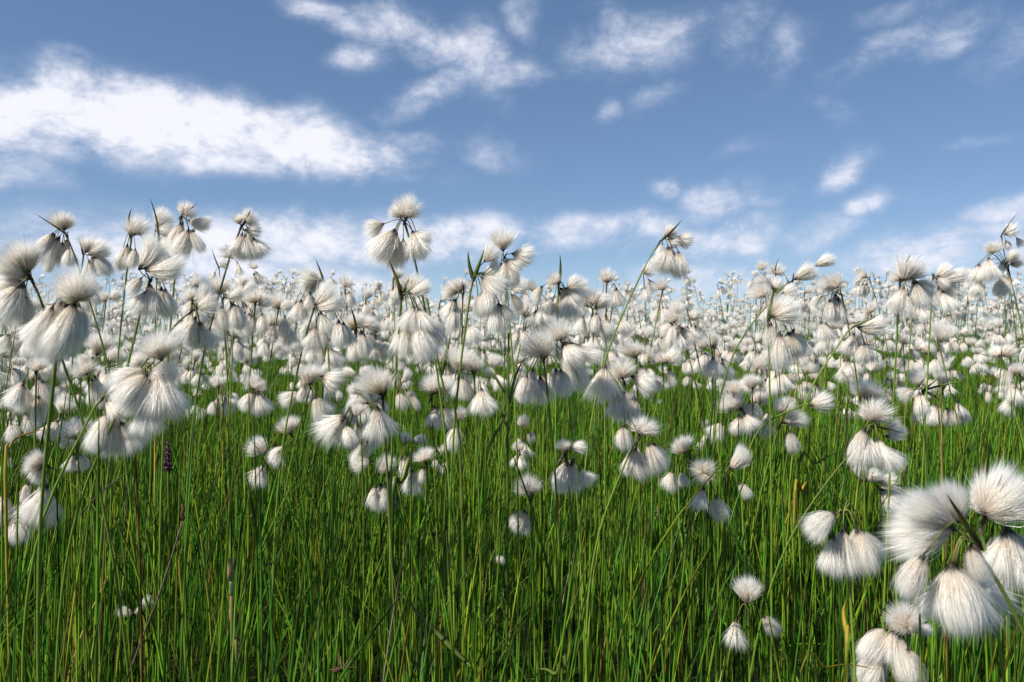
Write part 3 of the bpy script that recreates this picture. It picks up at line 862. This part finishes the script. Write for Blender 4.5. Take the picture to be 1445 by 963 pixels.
# far plants: nobody could count them, one object
VV, TT, QQ, AA = [], [], [], []
SV, SQ, SA = [], [], []
CV, CT = [], []
off = soff = coff = 0
for F, mid, Nd, tufts in rest:
    lod = 4 if Nd.y < 3.9 else 3
    for kind, b, dr, ln, w in tufts:
        v, t, q, a = TUFT_ARR[kind, lod, g2.randrange(NVAR)]
        m = np.array(aim(dr, g2.uniform(0, 6.28))) * np.array([ln * w * 1.05, ln * w * 1.05, ln])
        VV.append(v @ m.T + np.array(b))
        TT.append(t + off)
        QQ.append(q + off)
        AA.append(a)
        off += len(v)
        bb = np.array(b)
        dd = np.array(dr) * ln
        s1 = np.cross(dr, (0.3, 1, 0.2))
        s1 = s1 / (np.linalg.norm(s1) + 1e-9) * 0.0022
        s2 = np.cross(dr, s1 / 0.0022) * 0.0022
        CV.append(np.array([bb - dd * .08, bb + dd * .1 + s1, bb + dd * .1 - s1 * .5 + s2 * .87, bb + dd * .1 - s1 * .5 - s2 * .87, bb + dd * .36 + s1 * 1.9]))
        CT.append(np.array([(0, 1, 2), (0, 2, 3), (0, 3, 1), (1, 4, 2), (1, 3, 4)]) + coff)
        coff += 5
    pts = np.array([tuple(p) for p in (F, mid, Nd)])
    ring = np.array([(1, 0, 0), (-.5, .87, 0), (-.5, -.87, 0)]) * 0.0012
    SV.append((pts[:, None, :] + ring[None]).reshape(-1, 3))
    SQ.append(np.array([(r * 3 + k, r * 3 + (k + 1) % 3, r * 3 + 3 + (k + 1) % 3, r * 3 + 3 + k) for r in range(2) for k in range(3)]) + soff)
    SA.append(np.repeat([0, .55, 1.0], 3))
    soff += 9
ho = add('far_cottongrass', mesh_np('far_cottongrass', np.concatenate(VV), [np.concatenate(TT), np.concatenate(QQ)], M['hair'], along=np.concatenate(AA)))
ho['kind'] = 'stuff'
ho['label'] = 'white heads of far cottongrass massed along the skyline'
so = add('far_stem', mesh_np('far_stem', np.concatenate(SV), [np.concatenate(SQ)], M['stem'], along=np.concatenate(SA)), ho)
so['kind'] = 'stuff'
co = add('far_scale', mesh_np('far_scale', np.concatenate(CV), [np.concatenate(CT)], M['scale'], along=np.full(coff, .3)), ho)
co['kind'] = 'stuff'

# ------------------------------------------------------------------ grass
GREENS = np.array([(0.080, 0.225, 0.013), (0.120, 0.290, 0.016), (0.046, 0.145, 0.012), (0.165, 0.315, 0.018), (0.260, 0.345, 0.026), (0.075, 0.215, 0.022)])
DRY = np.array([(0.32, 0.22, 0.06), (0.40, 0.24, 0.05), (0.22, 0.10, 0.03), (0.42, 0.36, 0.22), (0.12, 0.07, 0.04)])


def scatter(n, y0, y1, far_bias=1.0):
    """Root points spread evenly over the visible wedge of meadow."""
    out = np.zeros((0, 2))
    while len(out) < n:
        y = y0 + (y1 - y0) * nrg.random(n * 2)
        x = (nrg.random(n * 2) * 2 - 1) * (0.68 * y1 + 0.4)
        k = np.abs(x) < 0.68 * y + 0.4
        out = np.concatenate([out, np.stack([x[k], y[k]], 1)])
    return out[:n]


def clumped(n, y0, y1, clumps, spread):
    c = scatter(clumps, y0, y1)
    i = nrg.integers(0, clumps, n)
    p = c[i] + nrg.normal(0, spread, (n, 2))
    return p


def blades(name, roots, h, width, lean, segs, mat, dry=0.04, tubes=False, curl=1.8, rings=False, dull=1.0, yellow=0.0):
    n = len(roots)
    keep = roots[:, 1] > 0.34
    dd = np.maximum(roots[:, 1], 0.2)
    rx = 722.5 + roots[:, 0] / dd * FPX
    ty = 470 + (EYE - h - ground_z(roots[:, 0], roots[:, 1])) / dd * FPX
    for x0, x1, ylow, dep in CLEAR:
        hide = (rx > x0 - 6) & (rx < x1 + 6) & (ty < ylow) & (dd < dep + 0.01)
        keep &= ~(hide & (nrg.random(len(roots)) < 0.9))
    roots = roots[keep]
    h, width, lean = h[keep], width[keep], lean[keep]
    n = len(roots)
    gz = ground_z(roots[:, 0], roots[:, 1])
    ph = nrg.random(n) * 2 * np.pi
    dx = np.cos(ph) * lean + 0.03
    dy = np.sin(ph) * lean
    bendp = curl + nrg.random(n) * 0.8
    wob = nrg.normal(0, 0.006, (n, 2))
    tint = GREENS[nrg.integers(0, len(GREENS), n)] * (0.48 + 0.92 * nrg.random((n, 1)))
    isdry = nrg.random(n) < dry
    tint = np.where(isdry[:, None], DRY[nrg.integers(0, len(DRY), n)] * (0.7 + 0.5 * nrg.random((n, 1))), tint) * dull
    tip_dry = (nrg.random(n) < 0.08)[:, None]
    ys = (nrg.random(n) < yellow)[:, None]
    side = nrg.random(n) * np.pi * 2
    sx, sy = np.cos(side), np.sin(side)
    ks = 3 if tubes else 2
    V = np.zeros((n, segs + 1, ks, 3))
    C = np.zeros((n, segs + 1, ks, 3))
    for i in range(segs + 1):
        t = i / segs
        cx = roots[:, 0] + h * dx * t ** bendp + wob[:, 0] * math.sin(t * 3.1)
        cy = roots[:, 1] + h * dy * t ** bendp + wob[:, 1] * math.sin(t * 3.1)
        cz = gz - 0.004 + h * t * (1 - 0.28 * np.minimum(lean, 1.2) * t)
        if tubes:
            w = width * (1.0 - 0.45 * t)
            if i == segs:
                w = w * 0.35
            for k in range(3):
                a = side + k * 2.094
                V[:, i, k] = np.stack([cx + np.cos(a) * w / 2, cy + np.sin(a) * w / 2, cz], 1)
        else:
            w = width * (0.75 + 0.6 * t if t < 0.4 else 1.0) * (1 - t ** 3) + width * 0.04
            V[:, i, 0] = np.stack([cx - sx * w / 2, cy - sy * w / 2, cz], 1)
            V[:, i, 1] = np.stack([cx + sx * w / 2, cy + sy * w / 2, cz + 0.15 * w], 1)
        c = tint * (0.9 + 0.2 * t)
        if t > 0.8:
            c = np.where(tip_dry, c * np.array([1.7, 0.95, 0.9]), c)
        if t < 0.35:
            c = np.where(ys, c * np.array([1.5, 1.2, 0.9]), c)
        if rings and i % 3 == 2:
            c = c * np.array([0.35, 0.22, 0.4])
        C[:, i] = c[:, None, :]
    per = (segs + 1) * ks
    base = (np.arange(n) * per)[:, None]
    F = []
    for i in range(segs):
        for k in range(ks if tubes else 1):
            k2 = (k + 1) % ks
            F.append(base + np.array([i * ks + k, i * ks + k2, (i + 1) * ks + k2, (i + 1) * ks + k]))
    return V.reshape(-1, 3), np.concatenate(F), C.reshape(-1, 3)


def U(n, a, b):
    return a + (b - a) * nrg.random(n)


def build_grass(name, label, sets, mat):
    V, F, C, o = [], [], [], 0
    for v, f, c in sets:
        V.append(v)
        F.append(f + o)
        C.append(c)
        o += len(v)
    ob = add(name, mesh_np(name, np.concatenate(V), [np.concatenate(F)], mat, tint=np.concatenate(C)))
    ob['kind'] = 'stuff'
    ob['label'] = label
    return ob


n1 = 2500
r1 = scatter(n1, 0.36, 1.5)
n1b = 5200
r1b = scatter(n1b, 1.4, 3.0)
reeds = [blades('r', r1, np.clip(nrg.normal(0.345, 0.06, n1), .17, .455), U(n1, .0018, .0038), np.abs(nrg.normal(0, .13, n1)), 12, None, dry=0.015, tubes=True, rings=True),
         blades('r', r1b, np.clip(nrg.normal(0.335, 0.06, n1b), .17, .455), U(n1b, .0020, .0038), np.abs(nrg.normal(0, .12, n1b)), 7, None, dry=0.015, tubes=True, rings=False)]
n1c = 260
r1c = scatter(n1c, 0.62, 2.6)
reeds.append(blades('r', r1c, U(n1c, .38, .50), U(n1c, .0014, .0024), np.abs(nrg.normal(0, .10, n1c)), 12, None, dry=0.02, tubes=True, rings=False))
build_grass('horsetail_grass', 'upright green horsetail stems standing through the meadow grass', reeds, M['reed'])

n2, n3, n4, n5, n6 = 2100, 1700, 9000, 18000, 3800
sets = [
    blades('g', scatter(n2, 0.36, 1.7), U(n2, .15, .33), U(n2, .0012, .0028), np.abs(nrg.normal(0, .28, n2)), 6, None, dry=0.025, yellow=.2),
    blades('g', scatter(n3, 0.36, 1.9), U(n3, .05, .16), U(n3, .0015, .0040), np.abs(nrg.normal(0.5, .5, n3)), 6, None, dry=0.06, dull=0.9),
    blades('g', scatter(n4, 1.6, 3.6), U(n4, .18, .35), U(n4, .0018, .0032), np.abs(nrg.normal(0, .22, n4)), 4, None, dry=0.03, yellow=.15),
    blades('g', scatter(n5, 3.4, 5.9), U(n5, .20, .42), U(n5, .0026, .0045), np.abs(nrg.normal(0, .20, n5)), 3, None, dry=0.025),
    blades('g', clumped(n6, 0.5, 3.0, 260, 0.022), U(n6, .18, .36), U(n6, .0014, .0030), np.abs(nrg.normal(0, .26, n6)), 6, None, dry=0.03, yellow=.25),
]
build_grass('grass', 'dense green meadow grass and sedge with a few dry blades', sets, M['grass'])

# ------------------------------------------------------------------ ground
xs = np.concatenate([-np.geomspace(600, 6, 22), np.linspace(-5.5, 5.5, 40), np.geomspace(6, 600, 22)])
ys = np.concatenate([-np.geomspace(300, 2, 12), np.linspace(-1.5, 14, 60), np.geomspace(15, 900, 24)])
X, Y = np.meshgrid(xs, ys)
G = np.stack([X, Y, ground_z(X, Y)], 2).reshape(-1, 3)
nx = len(xs)
ii, jj = np.meshgrid(np.arange(len(ys) - 1), np.arange(nx - 1), indexing='ij')
a = (ii * nx + jj).ravel()
go = add('ground', mesh_np('ground', G, [np.stack([a, a + 1, a + nx + 1, a + nx], 1)], M['soil']))
go['kind'] = 'structure'


# ------------------------------------------------------------------ single things among the grass
def single(name, label, cat, foot, group=None):
    return thing(name, foot, label, cat, group)


def on_ground(p):
    return Vector((p.x, p.y, float(ground_z(p.x, p.y)) - 0.003))


# brown dead stem leaning across the lower grass
top, low = at(258, 735, 0.72), at(183, 950, 0.70)
ft = low + (low - top) * (low.z / (top.z - low.z))
ft = on_ground(ft)
o = single('dead_stem', 'bare brown dead stem leaning across the lower grass', 'dead stem', ft)
add('stalk', tube_mesh('stalk', spline([Vector((0, 0, 0)), (low - ft) * 1.0, (low.lerp(top, .55) - ft) + Vector((.002, 0, 0)), top - ft], 14), [.0012 - .0004 * i / 13 for i in range(14)], M['dead'], 6), o)
hd = [top - ft + Vector((math.sin(i * 1.7) * .001, 0, i * .0022)) for i in range(8)]
add('seed_head', tube_mesh('seed_head', hd, [.001, .0014, .0018, .0015, .0018, .0014, .0010, .0004], M['brown'], 6), o)


def horsetail(cone_top, cone_bot, d, label):
    a, b = at(*cone_top, d), at(*cone_bot, d)
    ft = on_ground(Vector((b.x - .004, b.y, 0)))
    o = single('horsetail', label, 'horsetail', ft, 'horsetails with cones')
    up = (a - b).normalized()
    neck = b - up * 0.012
    V, F, T, A = tube([neck - ft, b - ft + up * .001], [.0009, .0009], 7)
    add('neck', mesh_np('neck', V, [F, T], M['straw'], along=A), o)
    pts = [b - ft + (a - b) * s for s in (0, .08, .25, .5, .75, .92, 1)]
    add('cone', tube_mesh('cone', pts, [.0012, .0023, .0028, .0028, .0023, .0014, .0004], M['cone'], 10), o)
    pts = spline([Vector((0, 0, 0)), (neck - ft) * .5 + Vector((.003, 0, 0)), neck - ft], 10)
    add('stem', tube_mesh('stem', pts, [.0016] * 8 + [.0015, .0014], M['leaf'], 7), o)


horsetail((325, 788), (326, 820), 0.64, 'horsetail with the higher of two speckled yellow and brown cones')
horsetail((326, 855), (330, 882), 0.655, 'horsetail with the lower and shorter of two speckled cones')


def leaf_thing(name, label, cat, ctrl, d, width, mat, side=None, rooted=True, peak=.35):
    pts = [at(px, py, d + k * 0.012) for k, (px, py) in enumerate(ctrl)]
    if rooted:
        f = on_ground(pts[0] + Vector((0, .01, 0)))
        pts = [f] + pts
    f = pts[0].copy()
    o = bpy.data.objects.new(name, blade_mesh(name, spline([p - f for p in pts], 16), width, mat, side=side, peak=peak))
    col.objects.link(o)
    o.location = f
    o['label'] = label
    o['category'] = cat
    return o


leaf_thing('reed_leaf', 'broad upright yellow green reed leaf with a pointed tip in the middle grass', 'leaf', [(552, 712), (566, 678), (574, 650), (583, 630)], 0.85, .0090, M['leaf'], side=Vector((1, -.5, .1)), peak=.8)
leaf_thing('sedge_leaf', 'broad olive leaf lying diagonally low in the dark grass', 'leaf', [(664, 942), (625, 905), (590, 868), (560, 830)], 0.66, .0075, M['leaf'], side=Vector((.7, -.3, .8)), rooted=False, peak=.3)
leaf_thing('bent_leaf', 'yellowing sedge leaf bent over sharply at the meadow edge', 'leaf', [(8, 690), (12, 634), (30, 615), (78, 603)], 0.70, .0035, M['yellow_leaf'], side=Vector((.2, .2, 1)))
leaf_thing('arching_leaf', 'thin pale straw arching across the grass under the two white bells', 'dry straw', [(112, 726), (136, 700), (160, 680), (186, 662)], 0.62, .0028, M['straw'], rooted=False, side=Vector((.3, .1, 1)))
leaf_thing('willow_leaf', 'small yellow leaf with an orange tip standing on a green shoot', 'leaf', [(1122, 705), (1130, 694), (1138, 680), (1143, 671)], 0.95, .0052, M['yellow_leaf'], peak=.5)
leaf_thing('orange_leaf', 'dead orange leaf standing upright in the grass below the parted tufts', 'leaf', [(1196, 925), (1195, 892), (1191, 862), (1194, 846)], 0.60, .0050, M['yellow_leaf'], peak=.5)
leaf_thing('curled_leaf', 'pale olive curled leaf rising from the bottom of the grass', 'leaf', [(800, 960), (782, 952), (770, 945), (757, 944)], 0.60, .0055, M['leaf'], side=Vector((.1, .3, 1)))
leaf_thing('pale_leaf', 'long pale green leaf arching beside the small yellow leaf', 'leaf', [(1126, 670), (1150, 655), (1176, 640), (1200, 633)], 0.98, .0034, M['leaf'], side=Vector((.2, .3, 1)))
leaf_thing('arched_blade', 'thin yellow blade arching low across the corner beside the fuzzy pompom', 'leaf', [(1130, 960), (1165, 943), (1200, 938), (1240, 946)], 0.55, .0022, M['yellow_leaf'], side=Vector((.2, .2, 1)))

# bare sedge with leaves
d = 0.72
f = on_ground(at(714, 900, d))
o = single('sedge', 'bare sedge with pointed green leaves crossing in front of the white heads', 'sedge', f)
add('stem', tube_mesh('stem', spline([Vector((0, 0, 0)), at(716, 700, d) - f, at(717, 560, d) - f, at(718, 470, d) - f], 14), [.0015 - .0006 * i / 13 for i in range(14)], M['leaf'], 6), o)
for ctrl in ([(716, 604), (704, 570), (706, 545)], [(717, 575), (728, 530), (744, 498)], [(716, 560), (698, 530), (688, 520)], [(690, 632), (715, 580), (742, 505)]):
    add('leaf', blade_mesh('leaf', spline([at(px, py, d + .004 * k) - f for k, (px, py) in enumerate(ctrl)], 9), .0030, M['leaf'], peak=.3), o)
d = 0.86
f = on_ground(at(600, 800, d))
o = single('sedge', 'olive sedge stem leaning past the single bell, with one forked leaf', 'sedge', f)
f2 = on_ground(at(660, 830, d))
o.location = f2
add('stem', tube_mesh('stem', spline([Vector((0, 0, 0)), at(650, 640, d) - f2, at(624, 540, d) - f2, at(606, 440, d) - f2, at(602, 420, d) - f2], 16), [.0016 - .0006 * i / 15 for i in range(16)], M['leaf'], 6), o)
add('leaf', blade_mesh('leaf', spline([at(622, 532, d) - f2, at(630, 500, d) - f2, at(637, 468, d) - f2], 9), .0060, M['leaf'], peak=.2), o)


# orchid and little violet flower
def flower(name, label, spot, d, height_px, florets, size, mat):
    t = at(*spot, d)
    b = at(spot[0], spot[1] + height_px, d)
    f = on_ground(t)
    o = single(name, label, 'flower', f)
    add('stem', tube_mesh('stem', spline([Vector((0, 0, 0)), (b - f) * .5 + Vector((.003, 0, 0)), t - f], 8), [.0013] * 8, M['leaf'], 6), o)
    for k in range(florets):
        s = (k + .5) / florets
        c = b.lerp(t, s) - f
        a = k * 2.4
        r = size * (1.15 - .6 * s)
        out = Vector((math.cos(a), math.sin(a), .35)).normalized()
        sd = out.cross(Vector((0, 0, 1))).normalized()
        pts = [c, c + out * r * .5 + Vector((0, 0, r * .3)), c + out * r - Vector((0, 0, r * .2))]
        add('floret', blade_mesh('floret', spline(pts, 5), r * 1.1, mat, side=sd, peak=.7), o)


flower('orchid', 'dark purple orchid spike standing behind the grass blades', (236, 624), 1.05, 42, 26, .0075, M['violet'])
flower('violet_flower', 'tiny pale violet flower deep in the green grass', (928, 718), 1.3, 16, 6, .006, M['violet_pale'])


def rush(px, py, d, label):
    t = at(px, py, d)
    f = on_ground(t)
    o = single('rush', label, 'rush', f, 'rushes with brown heads')
    add('stem', tube_mesh('stem', spline([Vector((0, 0, 0)), (t - f) * .6 + Vector((.004, 0, 0)), t - f], 8), [.0011] * 8, M['leaf'], 6), o)
    for k in range(9):
        a = k * 2.4
        out = Vector((math.cos(a), math.sin(a) * .8, rng.uniform(-.2, .9))).normalized()
        add('spikelet', blade_mesh('spikelet', spline([t - f, t - f + out * .006, t - f + out * .012], 5), .0034, M['brown'], side=out.cross(Vector((.3, .5, 1))).normalized(), peak=.4), o)


rush(483, 944, 0.62, 'brown spiky rush head at the bottom of the grass')
rush(612, 756, 1.0, 'small rusty rush head among the stems under the reed leaf')

# ------------------------------------------------------------------ light and sky
SUN_EL, SUN_AZ = 46.0, -120.0       # degrees; azimuth clockwise from the view axis (+Y)
sd = Vector((math.sin(R(SUN_AZ)) * math.cos(R(SUN_EL)), math.cos(R(SUN_AZ)) * math.cos(R(SUN_EL)), math.sin(R(SUN_EL))))
sl = bpy.data.lights.new('sun', 'SUN')
sl.energy = 4.9
sl.angle = R(0.53)
sl.color = (1.0, 0.95, 0.87)
so = bpy.data.objects.new('sun', sl)
col.objects.link(so)
so.rotation_euler = sd.to_track_quat('Z', 'Y').to_euler()

w = bpy.data.worlds.new('World')
scene.world = w
w.use_nodes = True
nt = w.node_tree
L = nt.links
for n in list(nt.nodes):
    nt.nodes.remove(n)
sky = N(nt, 'ShaderNodeTexSky', sky_type='NISHITA')
sky.sun_disc = False
sky.sun_elevation = R(SUN_EL)
sky.sun_rotation = R(SUN_AZ)
sky.altitude = 4000
sky.air_density = 1.0
sky.dust_density = 0.1
sky.ozone_density = 2.6
hs = N(nt, 'ShaderNodeHueSaturation')
hs.inputs['Saturation'].default_value = 1.27
hs.inputs['Hue'].default_value = 0.503
gm = N(nt, 'ShaderNodeGamma')
gm.inputs['Gamma'].default_value = 0.64
L.new(sky.outputs[0], gm.inputs['Color'])
L.new(gm.outputs[0], hs.inputs['Color'])
bg = N(nt, 'ShaderNodeBackground')
bg.inputs['Strength'].default_value = 0.150
L.new(hs.outputs[0], bg.inputs['Color'])

geo = N(nt, 'ShaderNodeTexCoord')
sep = N(nt, 'ShaderNodeSeparateXYZ')
L.new(geo.outputs['Generated'], sep.inputs[0])


def mth(op, a, b=None, clamp=False):
    n = N(nt, 'ShaderNodeMath', operation=op)
    n.use_clamp = clamp
    for i, s in enumerate((a, b)):
        if s is None:
            continue
        if isinstance(s, (int, float)):
            n.inputs[i].default_value = s
        else:
            L.new(s, n.inputs[i])
    return n.outputs[0]


azi = mth('ARCTAN2', sep.outputs['X'], sep.outputs['Y'])
ele = mth('ARCSINE', sep.outputs['Z'])
cmb = N(nt, 'ShaderNodeCombineXYZ')
L.new(azi, cmb.inputs[0])
L.new(ele, cmb.inputs[1])
AE = cmb.outputs[0]


def ae(px, py):
    p = at(px, py, 1.0) - Vector((0, 0, EYE))
    p.normalize()
    return math.atan2(p.x, p.y), math.asin(p.z)


# a slow warp makes the banks' outlines ragged
wn = N(nt, 'ShaderNodeTexNoise')
wn.inputs['Scale'].default_value = 8.0
wn.inputs['Detail'].default_value = 7.0
L.new(AE, wn.inputs['Vector'])
wsub = N(nt, 'ShaderNodeVectorMath', operation='SUBTRACT')
L.new(wn.outputs['Color'], wsub.inputs[0])
wsub.inputs[1].default_value = (.5, .5, .5)
wsc = N(nt, 'ShaderNodeVectorMath', operation='MULTIPLY')
L.new(wsub.outputs[0], wsc.inputs[0])
wsc.inputs[1].default_value = (.13, .06, 0)
wad = N(nt, 'ShaderNodeVectorMath', operation='ADD')
L.new(AE, wad.inputs[0])
L.new(wsc.outputs[0], wad.inputs[1])
AEW = wad.outputs[0]

# cloud banks: centre, half sizes (degrees of sky through the photograph's scale), turn, density
BANKS = [
    (-40, 160, 200, 52, -4, 1.15), (130, 172, 200, 46, 4, 1.15), (300, 178, 230, 56, 8, 1.25), (425, 205, 150, 46, 8, 1.15), (330, 228, 130, 26, 6, .9),
    (60, 130, 130, 28, 12, .7), (-20, 240, 70, 30, 0, .8), (570, 198, 60, 22, 0, .55), (110, 82, 46, 18, 10, .45),
    (470, 12, 120, 26, 14, .75), (590, 45, 130, 34, 14, .85), (680, 85, 70, 45, 70, .75), (620, 125, 120, 24, -24, .62), (515, 82, 62, 24, -5, .75), (720, 110, 80, 26, -20, .62), (740, 25, 50, 30, 40, .6),
    (900, 55, 130, 44, -6, .72), (870, 40, 60, 40, 30, .6), (1040, 40, 40, 60, 20, .52), (1105, 70, 60, 46, -40, .5), (1240, 80, 90, 24, -28, .55), (1330, 45, 80, 26, -24, .6), (1250, 20, 90, 20, -5, .38), (1420, 55, 70, 40, -20, .42),
    (930, 130, 50, 20, -30, .42), (868, 153, 28, 13, -25, .55), (1180, 165, 36, 18, 30, .32), (1380, 195, 40, 12, -10, .45), (1055, 205, 34, 18, 0, .38),
    (690, 215, 74, 28, 10, .55), (640, 200, 26, 20, 60, .42), (600, 245, 90, 18, 10, .25),
    (250, 355, 210, 55, 0, .95), (430, 340, 170, 40, -3, 1.0), (560, 345, 150, 38, 4, .95), (660, 335, 110, 36, -4, .95), (60, 330, 160, 46, 0, .55), (530, 425, 90, 26, 0, .45), (380, 400, 260, 46, 0, .8),
    (820, 330, 110, 30, -4, .75), (900, 322, 90, 26, -4, .72), (1010, 285, 64, 34, -10, .82), (935, 268, 36, 20, 0, .75), (1040, 335, 74, 36, -4, .85), (970, 345, 80, 30, 0, .7), (1080, 280, 30, 24, 40, .4),
    (1185, 250, 50, 26, -24, .85), (1150, 335, 90, 26, -14, .6), (1228, 294, 40, 18, -10, .72), (1320, 355, 120, 34, -6, .8), (1420, 305, 64, 26, -10, .75), (1400, 360, 120, 34, 0, .62), (960, 400, 170, 34, -6, .7), (1200, 420, 160, 26, 0, .35), (880, 425, 90, 26, 0, .5),
]
acc = None
for px, py, rx, ry, ang, st in BANKS:
    st = st * (0.92 if py > 255 else (0.84 if st < 0.9 else 1.0))
    a0, e0 = ae(px, py)
    k = 1.28 / FPX
    mp = N(nt, 'ShaderNodeMapping', vector_type='TEXTURE')
    mp.inputs['Location'].default_value = (a0, e0, 0)
    mp.inputs['Rotation'].default_value = (0, 0, R(-ang))
    mp.inputs['Scale'].default_value = (rx * k, ry * k, 1)
    L.new(AEW, mp.inputs[0])
    ln = N(nt, 'ShaderNodeVectorMath', operation='LENGTH')
    L.new(mp.outputs[0], ln.inputs[0])
    mr = N(nt, 'ShaderNodeMapRange', interpolation_type='SMOOTHSTEP')
    mr.inputs['From Min'].default_value = 0.15
    mr.inputs['From Max'].default_value = 1.15
    mr.inputs['To Min'].default_value = st
    mr.inputs['To Max'].default_value = 0.0
    L.new(ln.outputs['Value'], mr.inputs['Value'])
    acc = mr.outputs[0] if acc is None else mth('MAXIMUM', acc, mr.outputs[0])

# ragged detail, drawn out along the wind
mp = N(nt, 'ShaderNodeMapping')
mp.inputs['Rotation'].default_value = (0, 0, R(-8))
mp.inputs['Scale'].default_value = (1.0, 1.6, 1)
L.new(AE, mp.inputs[0])
n1_ = N(nt, 'ShaderNodeTexNoise')
n1_.inputs['Scale'].default_value = 14.0
n1_.inputs['Detail'].default_value = 9.0
n1_.inputs['Roughness'].default_value = 0.66
n1_.inputs['Distortion'].default_value = 0.35
L.new(mp.outputs[0], n1_.inputs['Vector'])
n3_ = N(nt, 'ShaderNodeTexNoise')
n3_.inputs['Scale'].default_value = 36.0
n3_.inputs['Detail'].default_value = 6.0
n3_.inputs['Roughness'].default_value = 0.68
L.new(mp.outputs[0], n3_.inputs['Vector'])
det = mth('ADD', mth('MULTIPLY', mth('SUBTRACT', n1_.outputs[0], 0.5), 2.5), mth('MULTIPLY', mth('SUBTRACT', n3_.outputs[0], 0.5), 0.95))
# beyond the banks seen here the rest of the sky carries a few loose clouds as well
n2_ = N(nt, 'ShaderNodeTexNoise')
n2_.inputs['Scale'].default_value = 2.6
n2_.inputs['Detail'].default_value = 5.0
L.new(mp.outputs[0], n2_.inputs['Vector'])
loose = mth('MULTIPLY', mth('SUBTRACT', n2_.outputs[0], 0.5), 0.55)
raw = mth('ADD', mth('ADD', acc, mth('MULTIPLY', det, mth('ADD', mth('MULTIPLY', acc, 0.75), 0.16))), loose)
dn = N(nt, 'ShaderNodeMapRange', interpolation_type='SMOOTHSTEP')
dn.inputs['From Min'].default_value = 0.04
dn.inputs['From Max'].default_value = 1.15
dn.inputs['To Min'].default_value = 0.0
dn.inputs['To Max'].default_value = 0.95
L.new(raw, dn.inputs['Value'])
cc = N(nt, 'ShaderNodeValToRGB')
cc.color_ramp.elements[0].position = 0.0
cc.color_ramp.elements[0].color = (0.52, 0.59, 0.78, 1)
cc.color_ramp.elements[1].position = 1.0
cc.color_ramp.elements[1].color = (0.90, 0.90, 0.96, 1)
L.new(dn.outputs[0], cc.inputs[0])
cb = N(nt, 'ShaderNodeBackground')
cb.inputs['Strength'].default_value = 0.78
L.new(cc.outputs[0], cb.inputs['Color'])
mx = N(nt, 'ShaderNodeMixShader')
L.new(dn.outputs[0], mx.inputs[0])
L.new(bg.outputs[0], mx.inputs[1])
L.new(cb.outputs[0], mx.inputs[2])
out = N(nt, 'ShaderNodeOutputWorld')
L.new(mx.outputs[0], out.inputs['Surface'])

# ------------------------------------------------------------------ render
vs = scene.view_settings
vs.view_transform = 'Standard'
vs.look = 'None'
vs.gamma = 1.0
vs.exposure = 0.50
c = scene.cycles
c.max_bounces = 12
c.diffuse_bounces = 8
c.transmission_bounces = 8
c.transparent_max_bounces = 24
c.glossy_bounces = 3
c.use_denoising = True
c.sample_clamp_indirect = 8.0
